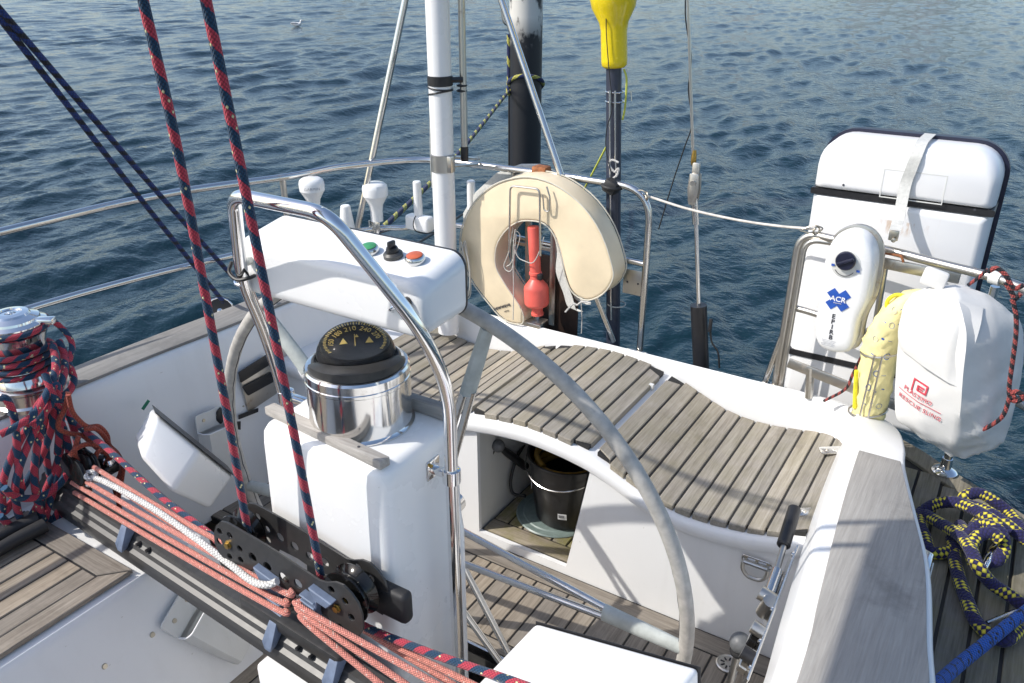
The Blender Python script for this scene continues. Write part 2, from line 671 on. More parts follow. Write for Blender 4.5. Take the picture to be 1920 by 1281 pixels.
M['navy_yellow'] = rope_mat('navy_yellow_mooring', [(0.022, 0.020, 0.095), (0.74, 0.64, 0.07)], 0.075, 0.52, 6, 0.011, twist=1.0, check=True)
M['moor'] = rope_mat('mooring_line', [(0.015, 0.025, 0.10), (0.50, 0.47, 0.10)], 0.20, 0.6, 5, 0.04)
M['rust_line'] = rope_mat('rust_red_line', [(0.36, 0.065, 0.035)], 0.1, 0.5, 5, 0.009)
M['black_red'] = rope_mat('black_red_cord', [(0.02, 0.018, 0.025), (0.42, 0.08, 0.07)], 0.026, 0.5, 4, 0.008)
M['twine'] = plain('grey_twine', (0.50, 0.50, 0.46), 0.8)
M['wire'] = plain('black_cable', (0.013, 0.013, 0.014), 0.5)

# piling: black with peeled pale patches near its head
n = NT('black_piling')
p = n.geo()
pf = n.ramp(n.noise(n.mapping(p, (3.2, 3.2, 2.0)), 1.0, 6, 0.65), [(0.50, (0, 0, 0)), (0.56, (1, 1, 1))])
sz = n.new('ShaderNodeSeparateXYZ')
n.t.links.new(p, sz.inputs[0])
top = n.ramp(n.math('MULTIPLY_ADD', sz.outputs[2], 1.5, -1.2), [(0.25, (0, 0, 0)), (0.7, (1, 1, 1))])
n.set(color=n.mix(n.math('MULTIPLY', pf, top), (0.010, 0.011, 0.015), (0.62, 0.60, 0.55)), rough=0.45)
M['piling'] = n.m

# liferaft shell: white with rust weeping under its band
n = NT('liferaft_shell_white')
p = n.geo()
st = n.ramp(n.noise(n.mapping(p, (26, 26, 3)), 1.0, 5, 0.7), [(0.60, (0, 0, 0)), (0.80, (1, 1, 1))])
sx = n.new('ShaderNodeSeparateXYZ')
n.t.links.new(p, sx.inputs[0])
bnd = n.math('MULTIPLY', n.ramp(n.math('MULTIPLY_ADD', sx.outputs[2], 5.0, -4.75), [(0.50, (0, 0, 0)), (0.66, (1, 1, 1)), (0.72, (1, 1, 1)), (0.74, (0, 0, 0))]),
             n.ramp(n.math('ADD', n.math('MULTIPLY_ADD', sx.outputs[0], 4.0, 1.6), n.math('MULTIPLY', n.noise(p, 30.0, 4), 0.35)), [(0.45, (0, 0, 0)), (0.55, (1, 1, 1)), (0.75, (1, 1, 1)), (0.95, (0, 0, 0))]))
rn_ = n.ramp(n.noise(n.mapping(p, (60, 60, 14)), 1.0, 5, 0.7), [(0.42, (0, 0, 0)), (0.62, (1, 1, 1))])
c0 = n.mix(n.math('MULTIPLY', st, 0.22), (0.80, 0.80, 0.80), (0.66, 0.58, 0.40))
n.set(color=n.mix(n.math('MULTIPLY', n.math('MULTIPLY', bnd, rn_), 0.85), c0, (0.42, 0.20, 0.03)), rough=0.3, coat=0.15)
M['raft'] = n.m

# compass glass
n = NT('compass_dome_glass')
n.set(color=(1, 1, 1), rough=0.03, trans=1.0, ior=1.16)
M['glass'] = n.m

# sea water
n = NT('sea_water')
p = n.geo()
w1 = n.noise(n.mapping(p, (1.0, 1.35, 1.0), None, (0, 0, rad(25))), 5.2, 4, 0.58, 0.3)
w2 = n.noise(n.mapping(p, (1.0, 1.5, 1.0), None, (0, 0, rad(-10))), 17.0, 3, 0.55, 0.2)
h = n.math('ADD', n.math('MULTIPLY', w1, 1.0), n.math('MULTIPLY', w2, 0.22))
n.set(color=n.mix(n.noise(p, 0.25, 3), (0.004, 0.019, 0.028), (0.006, 0.025, 0.034)), rough=0.06, ior=1.333, spec=0.5)
n.bump(h, 0.48, 0.05)
M['water'] = n.m


# ================================================================== WATER
def build_water():
    WZ = -0.75
    rng = np.random.RandomState(3)
    fwd = math.pi / 2 + rad(32)
    a_in = np.linspace(fwd - rad(44), fwd + rad(44), 600)
    a_out = np.linspace(fwd + rad(44), fwd - rad(44) + 2 * math.pi, 60)[1:-1]
    ang = np.concatenate([a_in, a_out])
    r = np.concatenate([np.exp(np.linspace(math.log(2.4), math.log(85.0), 900)), np.exp(np.linspace(math.log(86.0), math.log(4000.0), 70))])
    R, A = np.meshgrid(r, ang, indexing='ij')
    X, Y = R * np.cos(A), R * np.sin(A)
    H = np.zeros_like(X)
    dr = np.where(R < 85.5, R * (math.log(85.0 / 2.4) / 900), R * 0.055)
    wind = fwd + rad(62)
    for i in range(100):
        lam = 0.20 * (2.4 / 0.20) ** rng.rand()
        k = 2 * math.pi / lam
        th = wind + rng.normal(0, 0.42)
        ph = rng.rand() * 6.283
        amp = 0.0045 * lam ** 0.90 * (0.6 + 0.8 * rng.rand())
        # waves the grid cannot carry fade out and are left to the material's ripples
        fade = np.clip((lam / dr - 2.5) / 3.0, 0, 1)
        q = k * (X * math.cos(th) + Y * math.sin(th)) + ph
        H += fade * amp * (np.sin(q) + 0.25 * np.sin(2 * q + 0.6))
    gust = 0.75 + 0.25 * np.sin(X * 0.31 + 0.4 * Y) * np.sin(Y * 0.23 - 0.2 * X + 1.0)
    H = H * gust
    nr, na = X.shape
    V = np.stack([X, Y, H], -1).reshape(-1, 3)
    idx = np.arange(nr * na).reshape(nr, na)
    nxt = np.roll(idx, -1, axis=1)
    F = np.stack([idx[:-1], idx[1:], nxt[1:], nxt[:-1]], -1).reshape(-1, 4)
    me = bpy.data.meshes.new('water')
    me.vertices.add(len(V))
    me.vertices.foreach_set('co', V.astype(np.float32).ravel())
    me.loops.add(F.size)
    me.loops.foreach_set('vertex_index', F.astype(np.int32).ravel())
    me.polygons.add(len(F))
    me.polygons.foreach_set('loop_start', np.arange(0, F.size, 4, dtype=np.int32))
    me.polygons.foreach_set('loop_total', np.full(len(F), 4, dtype=np.int32))
    me.update()
    me.shade_smooth()
    me.materials.append(M['water'])
    o = bpy.data.objects.new('water', me)
    o.location = (0, 0, WZ)
    COL.objects.link(o)
    tag(o, 'dark blue rippled harbour water around the yacht', None, None, 'structure')


build_water()


def build_shore():
    """Guessed far shore, out of view, added for its reflection in the ripples."""
    rng = np.random.RandomState(9)
    secs = []
    fwd = math.pi / 2 + rad(32)
    for i in range(181):
        a = fwd - rad(95) + rad(190) * i / 180
        h = 8 + 3 * math.sin(i * .21) + 2 * math.sin(i * .57 + 1) + rng.uniform(-2, 2)
        row = []
        for r, z in ((228, -1.2), (230, 2.0), (238, h * .5), (252, h * .9), (300, h * 1.1), (420, h * 1.25), (430, -1.2)):
            row.append((r * math.cos(a), r * math.sin(a), z + (rng.uniform(-.8, .8) if z > 3 else 0)))
        secs.append(row)
    n = NT('wooded_shore')
    p = n.geo()
    n.set(color=n.ramp(n.noise(p, 0.07, 6, 0.7), [(0.36, (0.035, 0.05, 0.025)), (0.50, (0.09, 0.085, 0.05)), (0.58, (0.20, 0.12, 0.08)), (0.68, (0.28, 0.22, 0.17))]), rough=0.9)
    o = obj('unseen_shore', loft(secs), n.m, None, 60, kind='structure')  # unseen ridge, added to be mirrored in the water
    o['label'] = 'unseen low built up shore across the harbour, added for its reflection'


build_shore()

# ================================================================== YACHT: hull, deck, coamings, cockpit
yacht = thing('sailing_yacht', (-1.1, 1.0, -0.75), 'white sailing yacht cockpit with weathered teak seats, sole and coaming caps', 'boat')

# inner top, outer top, height, deck edge
ST = [(-.17, -.8, .12, -.8, .63, .85, -.8), (-.175, .6, .11, .6, .63, .85, .6), (-.187, 1.2, .085, 1.2, .63, .80, 1.25),
      (-.205, 1.42, .055, 1.42, .63, .73, 1.5), (-.225, 1.65, .02, 1.65, .63, .62, 1.75), (-.24, 1.85, -.035, 1.85, .63, .50, 1.98),
      (-.25, 2.04, -.088, 2.04, .63, .36, 2.2), (-.258, 2.2, -.105, 2.16, .617, .20, 2.345), (-.275, 2.35, -.14, 2.31, .585, .03, 2.46),
      (-.33, 2.44, -.215, 2.425, .552, -.13, 2.575), (-.45, 2.472, -.36, 2.49, .535, -.33, 2.63), (-.7, 2.474, -.7, 2.504, .53, -.7, 2.66),
      (-1.115, 2.474, -1.115, 2.504, .53, -1.115, 2.67), (-1.6, 2.474, -1.6, 2.504, .53, -1.6, 2.66),
      (-1.85, 2.472, -1.88, 2.50, .535, -1.95, 2.64), (-2.02, 2.42, -2.10, 2.49, .555, -2.2, 2.58), (-2.13, 2.3, -2.25, 2.38, .60, -2.42, 2.45),
      (-2.2, 2.1, -2.34, 2.15, .63, -2.55, 2.2), (-2.225, 1.7, -2.385, 1.72, .63, -2.66, 1.75), (-2.26, 1.1, -2.41, 1.1, .63, -2.72, 1.1),
      (-2.28, -.8, -2.43, -.8, .63, -2.75, -.8)]
P_ST = np.array(ST)


def refine(A, k):
    out = []
    for i in range(len(A) - 1):
        p0, p1, p2, p3 = A[max(i - 1, 0)], A[i], A[i + 1], A[min(i + 2, len(A) - 1)]
        for j in range(k):
            t = j / k
            c = 0.5 * ((2 * p1) + (p2 - p0) * t + (2 * p0 - 5 * p1 + 4 * p2 - p3) * t * t + (3 * p1 - p0 - 3 * p2 + p3) * t ** 3)
            l = p1 + (p2 - p1) * t
            out.append(c if 1 <= i < len(A) - 2 else l)
    out.append(A[-1])
    return out


SR = refine(P_ST, 5)
secs, deck, hull = [], [], []
for s_ in SR:
    I, O, z = Vector((s_[0], s_[1], 0)), Vector((s_[2], s_[3], 0)), s_[4]
    d = (O - I).normalized()
    zc = Vector((0, 0, 1))
    stern = s_[1] > 2.2
    zb = 0.30 if stern else -0.02
    lean = 0.004 if stern else 0.055
    secs.append([I - d * lean + zc * zb, I - d * lean * 0.35 + zc * (z - .10 if not stern else z - .06), I + zc * (z - .03),
                 I + d * .005 + zc * (z - .012), I + d * .012 + zc * (z - .003), I + d * .022 + zc * z,
                 O - d * .010 + zc * z, O - d * .004 + zc * (z - .003), O - d * .0005 + zc * (z - .010),
                 O + zc * (z - .02), O + d * .012 + zc * .39])
    e = Vector((s_[5], s_[6], 0))
    q = O + d * .0
    deck.append([q + zc * .40, q.lerp(e, .97) + zc * .40, e + zc * .393])
    w = Vector((-1.115, 0.9, 0)).lerp(e, 0.93)
    hull.append([e + zc * .393, e + zc * .37, e.lerp(w, .25) + zc * .1, e.lerp(w, .7) + zc * -.4, w + zc * -.95])
obj('coaming', loft(secs), M['gel'], yacht, 40)
obj('deck', loft(deck), M['caulk'], yacht, 30)
obj('hull', loft(hull), M['gel'], yacht, 40)
obj('bulkhead', box(-2.74, .84, -.84, -.8, -.9, .9, .01), M['gel'], yacht)

# teak caps along the coamings
def cap(stations, ain, aout, rounded=True):
    A, B = [], []
    for s_ in stations:
        I, O = Vector((s_[0], s_[1], s_[4])), Vector((s_[2], s_[3], s_[4]))
        d = (O - I).normalized()
        A.append(I + d * ain)
        B.append(O - d * aout)
    ol = A + B[::-1]
    return prism([tuple(p) for p in ol], (0, 0, .011), .003, 2)


rs = [s_ for s_ in SR if s_[1] <= 2.045 and s_[0] > -1.1]
obj('teak_cap', cap(rs, .045, .015), M['teak_cap'], yacht, label='wide grey teak capping of the coaming at right')
ls = [s_ for s_ in SR if s_[1] <= 2.36 and s_[0] < -1.1]
obj('teak_cap', cap(ls, .016, .010), M['teak_cap'], yacht, label='grey teak capping of the coaming behind the winch')

# side deck planks outboard of the right coaming
side = tag(obj('side_deck', box(.05, .40, .3, 1.95, .395, .4055), M['caulk'], yacht), 'shaded teak side deck with coiled mooring rope')
YS, OX = [q[3] for q in ST[:9]], [q[2] for q in ST[:9]]
HY, HX = [q[6] for q in ST[:9]], [q[5] for q in ST[:9]]
xk = -.20
k = 0
while xk < .62:
    x0, x1 = xk + .004, xk + .062
    # follow the coaming at one end and the deck edge at the other
    ys = [y for y in np.linspace(.3, 2.42, 44) if np.interp(y, YS, OX) + .016 < x0 + .03 and np.interp(y, HY, HX) - .05 > x1 - .02]
    if len(ys) > 3:
        y0, y1 = ys[0], ys[-1]
        cut = .9 + (k * .37) % .8
        for (a, b) in ((y0, cut), (cut + .006, y1)):
            if b - a > .1:
                obj('plank', box(x0, x1, a, b, .398, .4085, .0015, 1), M['teak_deck'], side)
    xk += .066
    k += 1
# margin plank round the stern quarter
mp = []
for s_ in SR:
    if -.36 < s_[0] and s_[6] > 1.2 and s_[5] > -.34:
        e, c_ = Vector((s_[5], s_[6], .398)), Vector((-.4, 1.6, .398))
        mp.append((e, e + (c_ - e).normalized() * .075))
ol = [tuple(a) for a, b in mp] + [tuple(b) for a, b in mp[::-1]]
obj('margin_plank', prism(ol, (0, 0, .012), .002, 1), M['teak_deck'], side)
# ------------------------------------------------------------------ helm seat
HP = [(-1.115, .523), (-1.06, .520), (-.984, .512), (-.905, .498), (-.84, .476), (-.772, .446), (-.69, .413), (-.605, .397), (-.51, .400),
      (-.423, .412), (-.34, .432), (-.266, .452), (-.2, .475)]


def seat_z(x):
    if x < -1.115:
        x = -2.23 - x
    return float(np.interp(x, [a for a, b in HP], [b for a, b in HP]))


FY = 1.875   # locker front
BY = 2.468   # back of the slats
xs = np.linspace(-2.21, -.245, 70)
under = []
for x in xs:
    z = seat_z(x) - .018
    under.append([(x, FY + .004, z - .055), (x, FY - .014, z - .048), (x, FY - .020, z - .032), (x, FY - .018, z - .014),
                  (x, FY - .010, z - .004), (x, FY + .004, z), (x, BY + .02, z)])
obj('seat_moulding', loft(under), M['gel'], yacht, 40)
SECT = ((-1.955, -1.338, 12), (-1.328, -.906, 8), (-.888, -.268, 12))
for (x0, x1, cnt) in SECT:
    cx = np.linspace(x0 + .006, x1 - .006, 24)
    ring = [[(x, FY + .012, seat_z(x) - .016), (x, BY - .008, seat_z(x) - .016), (x, BY - .008, seat_z(x) - .0035), (x, FY + .012, seat_z(x) - .0035)] for x in cx]
    seat = obj('seat', loft(ring, True), M['caulk'], yacht)
    pw = (x1 - x0) / cnt
    for i in range(cnt):
        a, b = x0 + i * pw + .0032, x0 + (i + 1) * pw - .0032
        e0 = .030 * max(0, 1 - (min(i, cnt - 1 - i)) / .9) if i in (0, cnt - 1) else 0
        f0, b0 = FY - .004 + e0 * .5, BY - e0
        za, zb = seat_z(a), seat_z(b)
        low = .020
        left_end, right_end = (i == 0), (i == cnt - 1)
        ya0 = f0 + (.018 if left_end else 0)
        yb0 = f0 + (.018 if right_end else 0)
        ya1 = b0 - (.022 if left_end else 0)
        yb1 = b0 - (.022 if right_end else 0)
        pts = [(a, ya0, za - low), (b, yb0, zb - low), (b, yb1, zb - low), (a, ya1, za - low),
               (a, ya0, za), (b, yb0, zb), (b, yb1, zb), (a, ya1, za)]
        obj('slat', hexa(pts, .0022, 1), M['teak_seat'], seat)

# locker front with its opening, and the locker inside
top = [(x, seat_z(x) - .07) for x in np.linspace(-.262, -2.2, 60)]
outer = [(-2.2, -.02), (-.262, -.02)] + top
opn = [(-1.305, .03), (-.969, .028), (-.955, .10), (-.897, .428)] + [(x, seat_z(x) - .079) for x in np.linspace(-.905, -1.306, 14)]
opn = [(a, b) for a, b in opn]
pl = plate(outer, [opn[::-1]], .016)
obj('locker_front', xf(pl, frame((0, FY + .010, 0), (1, 0, 0), (0, 0, 1))), M['gel'], yacht, 30)
locker = tag(obj('locker', join(box(-1.325, -1.309, FY + .021, 2.35, 0, .47), box(-.90, -.884, FY + .021, 2.35, 0, .46),
                                box(-1.308, -.901, 2.336, 2.35, 0, .5), box(-1.308, -.901, FY + .021, 2.335, -.01, .018)), M['gel_grey'], yacht),
             'open locker under the helm seat')
obj('sill_board', box(-1.30, -.93, FY + .022, FY + .085, .0185, .034, .003), M['teak_moss_x'], locker)
for i in range(7):
    a = -1.30 + i * .057
    obj('plank', box(a + .003, a + .054, FY + .092, 2.32, .0185, .034, .002, 1), M['teak_moss_y'], locker)
obj('caulk_bed', box(-1.303, -.928, FY + .022, 2.325, .0182, .028), M['caulk'], locker)

# ------------------------------------------------------------------ cockpit sole
sole = tag(obj('cockpit_sole', join(box(-2.24, -.24, 1.475, 1.9, -.03, -.003), box(-2.24, -.24, -.8, 1.345, -.03, -.003)), M['caulk'], yacht),
           'weathered teak cockpit sole around the wheel')
SX0, SX1 = -2.19, -.275
cnt = 33
pw = (SX1 - SX0) / cnt
skip = (24, 25)
for i in range(cnt):
    a, b = SX0 + i * pw + .003, SX0 + (i + 1) * pw - .003
    if i == 24:
        b = SX0 + 26 * pw - .003
    if i == 25:
        continue
    obj('plank', box(a, b, 1.525, 1.797, -.012, 0, .0015, 1), M['teak_y'], sole)
    obj('plank', box(a, b, -.7, 1.283, -.012, 0, .0015, 1), M['teak_y'], sole)
obj('border_plank', box(SX0, SX1, 1.803, 1.872, -.012, 0, .0015, 1), M['teak_x'], sole)
obj('border_plank', box(SX0, SX1, 1.480, 1.519, -.012, 0, .0015, 1), M['teak_x'], sole)
obj('border_plank', box(SX0, SX1, 1.289, 1.340, -.012, 0, .0015, 1), M['teak_x'], sole)
well = tag(obj('wheel_well', join(box(-2.05, -.2, 1.345, 1.352, -.4, -.03), box(-2.05, -.2, 1.468, 1.475, -.4, -.03), box(-2.05, -.2, 1.352, 1.468, -.42, -.40)),
               M['rail_grey'], yacht), 'narrow recess in the sole for the wheel rim')
obj('edge_strip', box(-2.0, -.25, 1.4655, 1.4785, -.035, .002, .002), M['steel'], well)
obj('edge_strip', box(-2.0, -.25, 1.3425, 1.3535, -.035, .002, .002), M['steel'], well)
obj('edge_strip', box(-1.2, -1.0, 1.455, 1.4645, -.09, -.065, .003), M['steel'], well)

# drain in the corner of the sole
dc = (-0.399, 1.786, 0.004)
drain = tag(obj('drain', lathe([(.034, -.012), (.034, .006), (.030, .009), (.027, .006), (.0, .006)], (dc[0], dc[1], 0)), M['steel_dull'], yacht), 'round slotted cockpit drain')
for i in range(8):
    t = i * math.pi / 4
    c_ = (dc[0] + .016 * math.cos(t), dc[1] + .016 * math.sin(t), .0068)
    obj('slot', obox(c_, .012, .005, .002, Matrix.Rotation(t, 3, 'Z'), .001, 1), M['black'], drain)

# ------------------------------------------------------------------ side seat at left
y0, y1 = -.8, 1.12
prof = [(-2.3, .30), (-2.3, .365), (-1.715, .365), (-1.70, .362), (-1.692, .352), (-1.688, .335), (-1.53, -.02), (-1.60, -.02)]
ss = tag(obj('side_seat', loft([[(x, y, z) for x, z in prof] for y in (y0, .93, y1)], True), M['gel'], yacht, 40), 'teak topped cockpit side seat with white sloping front')
obj('caulk_bed', box(-2.2, -1.722, -.79, .90, .366, .379), M['caulk'], ss)
obj('border_plank', prism([(-2.19, .845, .368), (-1.775, .845, .368), (-1.716, .906, .368), (-2.19, .906, .368)], (0, 0, .014), .002, 1), M['teak_x'], ss)
obj('border_plank', prism([(-1.769, -.79, .368), (-1.716, -.79, .368), (-1.716, .900, .368), (-1.769, .843, .368)], (0, 0, .014), .002, 1), M['teak_y'], ss)
for i in range(7):
    a = -2.195 + i * .061
    obj('plank', box(a + .003, a + .058, -.79, .839, .368, .382, .002, 1), M['teak_y'], ss)
obj('bridge_support', box(-1.24, -.72, .875, .985, .02, .345, .012, 3), M['gel'], yacht)


# ================================================================== STEERING PEDESTAL
ped = thing('steering_pedestal', (-1.085, 1.12, 0), 'white moulded steering pedestal standing in front of the wheel', 'pedestal')


def rrect(x0, x1, y0, y1, r, z, n=5):
    out = []
    for cx, cy, a0 in ((x1 - r, y0 + r, -90), (x1 - r, y1 - r, 0), (x0 + r, y1 - r, 90), (x0 + r, y0 + r, 180)):
        for k in range(n + 1):
            t = rad(a0 + 90 * k / n)
            out.append((cx + r * math.cos(t), cy + r * math.sin(t), z))
    return out


col = [rrect(-1.262, -.905, .985, 1.262, .03, 0), rrect(-1.262, -.905, .985, 1.262, .03, .62), rrect(-1.262, -.907, .988, 1.256, .03, .66),
       rrect(-1.260, -.908, .990, 1.250, .035, .87), rrect(-1.258, -.910, .992, 1.248, .035, .895), rrect(-1.252, -.916, .998, 1.242, .034, .907),
       rrect(-1.240, -.928, 1.010, 1.230, .03, .912)]
obj('column', loft(col, True), M['gel_clean'], ped, 50)
obj('foot_flange', loft([rrect(-1.29, -.88, .965, 1.29, .03, .001), rrect(-1.28, -.89, .972, 1.28, .03, .018)], True), M['gel_clean'], ped, 40)
a, b = Vector((-1.273, 1.032, 0.913)), Vector((-0.922, 0.998, 0.913))
obj('teak_strip', prism([tuple(a), tuple(b), tuple(b + Vector((0.004, .026, 0))), tuple(a + Vector((0.004, .026, 0)))], (0, 0, .020), .003), M['teak_strip'], ped)
obj('teak_strip', box(-1.19, -.915, 1.214, 1.238, .9125, .944, .003), M['teak_strip'], ped)
for t in (.2, .5, .8):
    c_ = a.lerp(b, t) + Vector((.0, .013, .0205))
    obj('screw', lathe([(.003, -.001), (.003, .0006), (0, .0006)], c_, n=10), M['dark_print'], ped)

# ------------------------------------------------------------------ guard hoop
guard = thing('pedestal_guard', (-1.09, 1.14, 0), 'polished stainless tube hoop arching over the compass pedestal', 'guard rail')
G = [(-1.324, 1.14, .30), (-1.324, 1.14, .88), (-1.342, 1.12, 1.06), (-1.331, 1.07, 1.20), (-1.208, .98, 1.418), (-.976, .98, 1.418),
     (-.851, 1.062, 1.199), (-.838, 1.115, 1.057), (-.857, 1.138, .90), (-.857, 1.138, .006)]
obj('hoop', tube(fillet(G, [0, .12, .10, .10, .035, .045, .10, .12, .10, 0], 8), .0135, 16), M['chrome'], guard)


def ring(c, d, r, t=.004):
    a_, b_, w_ = axes(d)
    c = Vector(c)
    pts = [c + (a_ * math.cos(k / 16 * 2 * math.pi) + b_ * math.sin(k / 16 * 2 * math.pi)) * r for k in range(16)]
    return tube(pts, t, 8, True)


cl = obj('clamp', join(lathe([(.0155, -.017), (.019, -.015), (.019, .015), (.0155, .017)], (-.857, 1.138, .845), n=20),
                       box(-.905, -.868, 1.128, 1.148, .838, .852, .003), box(-.911, -.904, 1.118, 1.162, .822, .868, .003)), M['chrome'], guard)
obj('bolt', lathe([(.004, 0), (.004, .008), (0, .009)], (-.905, 1.126, .86), (1, 0, 0), 10), M['brass'], cl)
obj('clamp', join(lathe([(.0155, -.015), (.019, -.013), (.019, .013), (.0155, .015)], (-1.324, 1.14, .895), n=20),
                  box(-1.316, -1.262, 1.128, 1.152, .888, .902, .003)), M['chrome'], guard)
obj('foot', lathe([(.034, 0), (.034, .006), (.018, .012), (.016, .03)], (-.857, 1.138, .001), n=20), M['steel'], guard)

# ------------------------------------------------------------------ instrument pod hung on the hoop
pod = thing('instrument_pod', (-1.115, 1.14, 1.18), 'white instrument pod with three switches hung on the hoop above the compass', 'instrument pod')


def rr_xz(x0, x1, z0, z1, r, y, n=6):
    return [(p[0], y, p[1]) for p in rrect(x0, x1, z0, z1, r, 0, n)]


shell = [rr_xz(-1.345, -.885, 1.186, 1.258, .028, 1.0835), rr_xz(-1.358, -.872, 1.173, 1.269, .032, 1.085), rr_xz(-1.364, -.866, 1.166, 1.277, .034, 1.093),
         rr_xz(-1.366, -.864, 1.164, 1.283, .034, 1.112), rr_xz(-1.366, -.864, 1.168, 1.300, .034, 1.205), rr_xz(-1.366, -.864, 1.168, 1.301, .034, 1.214)]
obj('shell', loft(shell, True), M['gel_clean'], pod, 50)
obj('gasket', loft([rr_xz(-1.367, -.863, 1.167, 1.302, .034, 1.2145), rr_xz(-1.367, -.863, 1.167, 1.302, .034, 1.219)], True), M['black'], pod)
obj('face', loft([rr_xz(-1.366, -.864, 1.180, 1.301, .034, 1.2195), rr_xz(-1.36, -.87, 1.186, 1.295, .03, 1.228)], True), M['black'], pod, 40)
nrm = Vector((0, -.18, .98))
for (q, kind) in (((-1.042, 1.147, 1.293), 'green'), ((-0.985, 1.15, 1.293), 'knob'), ((-0.932, 1.15, 1.293), 'red')):
    q = Vector(q)
    q.z = 1.2855 + (q.y - 1.125) * .2
    if kind == 'knob':
        bz = obj('switch', lathe([(.019, 0), (.019, .007), (.015, .011), (0, .011)], q, nrm, 24), M['rail_grey'], pod, label='black rotary switch')
        obj('knob', join(lathe([(.012, .011), (.012, .016), (.0105, .020), (0, .020)], q, nrm, 20), obox(q + nrm * .024, .008, .019, .018, None, .003)), M['black'], bz)
    else:
        bz = obj('switch', lathe([(.019, 0), (.020, .004), (.019, .010), (.0165, .013), (0, .013)], q, nrm, 24), M['steel'], pod, label=kind + ' push button')
        obj('button', lathe([(.0155, .0132), (.0155, .0142), (.013, .0155), (0, .0155)], q, nrm, 24), M[kind + '_btn'], bz)
bt = Vector((-0.901, 1.084, 1.24))
obj('mounting_knob', lathe([(.006, -.006), (.009, 0), (.010, .010), (.007, .015), (0, .016)], bt, (0, -1, 0), 16), M['black'], pod)
obj('mounting_ring', ring((-0.924, 1.085, 1.22), (.30, -.25, -.5), .0165, .0036), M['chrome'], pod)
bt = Vector((-1.312, 1.084, 1.243))
obj('mounting_knob', lathe([(.006, -.012), (.009, 0), (.010, .012), (.007, .017), (0, .018)], bt, (0, -1, 0), 16), M['cream'], pod)
obj('mounting_ring', ring((-1.332, 1.073, 1.198), (0, .4, -1), .0165, .0036), M['chrome'], pod)
obj('cable', tube([(-1.341, 1.06, 1.241), (-1.342, 1.05, 1.221), (-1.314, 1.045, 1.211), (-1.291, 1.06, 1.216), (-1.321, 1.1, 1.204)], .004, 8, sub=6), M['wire'], pod)

# ------------------------------------------------------------------ compass
BC = Vector((-1.083, 1.128, .9125))
comp = thing('compass_binnacle', BC, 'chrome drum compass with black collar and domed dial on the pedestal', 'compass')
obj('drum', lathe([(.113, 0), (.1135, .004), (.110, .007), (.1085, .010), (.1085, .105), (.110, .107), (.110, .113), (.1085, .115), (.1085, .132), (.105, .137), (.098, .139), (0, .139)], BC, n=64), M['binnacle'], comp, 25)
view = Vector((0, 0, 1.81)) - BC
view.z = 0
f_ = view.normalized()
ti = (Vector((0, 0, 1)) + f_ * .08).normalized()
dc = BC + Vector((.0, .0, .150)) - f_ * .012
obj('collar', lathe([(.092, 0), (.093, .002), (.092, .010), (.088, .014), (.085, .014), (.084, .010), (0, .010)], BC + Vector((0, 0, .137)), n=48), M['anod'], comp, 30)
# raised hood on the near side of the collar
hood = []
g0 = Vector((0, 0, 1)).cross(f_)
for k in range(25):
    t = rad(-84 + 7 * k)
    w_ = math.cos(t * .98) ** .6 if abs(t) < rad(84) else .0
    d_ = f_ * math.cos(t) + g0 * math.sin(t)
    c_ = BC + Vector((0, 0, .137))
    hh = .008 + .020 * max(0, w_)
    hood.append([tuple(c_ + d_ * .1005 + Vector((0, 0, .002))), tuple(c_ + d_ * .0985 + Vector((0, 0, hh * .7))), tuple(c_ + d_ * (.0985 - .020 * w_) + Vector((0, 0, hh))), tuple(c_ + d_ * (.083 - .012 * w_) + Vector((0, 0, hh * .96))), tuple(c_ + d_ * .070 + Vector((0, 0, .010)))])
obj('hood', loft(hood, True), M['anod'], comp, 40)
R_ = .082
pr = [(R_ * math.cos(t), R_ * math.sin(t) * .78) for t in np.linspace(.0, math.pi / 2 - .001, 16)]
obj('dome', lathe(pr[:-1] + [(0, pr[-1][1])], dc, ti, 48), M['glass'], comp, 60)
cd = obj('card', lathe([(.0, -.012), (.076, -.012), (.076, .012), (.074, .026), (.070, .027), (.066, .022), (.030, .017), (0, .017)], dc, ti, 48), M['black'], comp, 30)
far_ = -(f_ - ti * f_.dot(ti)).normalized()
sid_ = ti.cross(far_) * -1


def on_card(ang_deg, r_):
    """A spot on the dished card, 0 degrees on the far side; returns point, rightward and outward directions."""
    t = rad(ang_deg)
    o_ = far_ * math.cos(t) + sid_ * math.sin(t)
    rt = ti.cross(o_) * -1
    hh = .0175 + .0065 * max(0, (r_ - .030) / .036)
    return dc + o_ * r_ + ti * (hh + .0012), rt, (o_ + ti * .14).normalized()


for i in range(-24, 25):
    big = i % 2 == 0
    p_, rt_, up_ = on_card(i * 5.0, .0575)
    w_, l_ = (.0013, .0036) if big else (.0007, .0028)
    obj('tick', xf(box(-w_, w_, -l_, l_, 0, .0006), frame(p_, rt_, up_)), M['gold_print'], cd, 0)
for txt, an in (('180', -44), ('210', -9), ('240', 27), ('270', 62), ('150', -80)):
    p_, rt_, up_ = on_card(an, .0445)
    obj('numeral', xf(text_data(txt, .0150, .0004), frame(p_, rt_, up_)), M['gold_print'], cd, 0)
for an, rr_, s_ in ((-62, .024, .0075), (8, .026, .0035), (70, .028, .0075)):
    p_, rt_, up_ = on_card(an, rr_)
    obj('arrow', xf(prism([(-s_, -s_, 0), (s_, -s_, 0), (0, s_ * 1.1, 0)], (0, 0, .0006)), frame(p_, on_card(0, .03)[1], on_card(0, .03)[2])), M['gold_print'], cd, 0)
p_, rt_, up_ = on_card(0, .012)
obj('lubber_line', tube([tuple(p_ - up_ * .016), tuple(p_ + up_ * .016)], .0007, 6), M['gold_print'], cd)

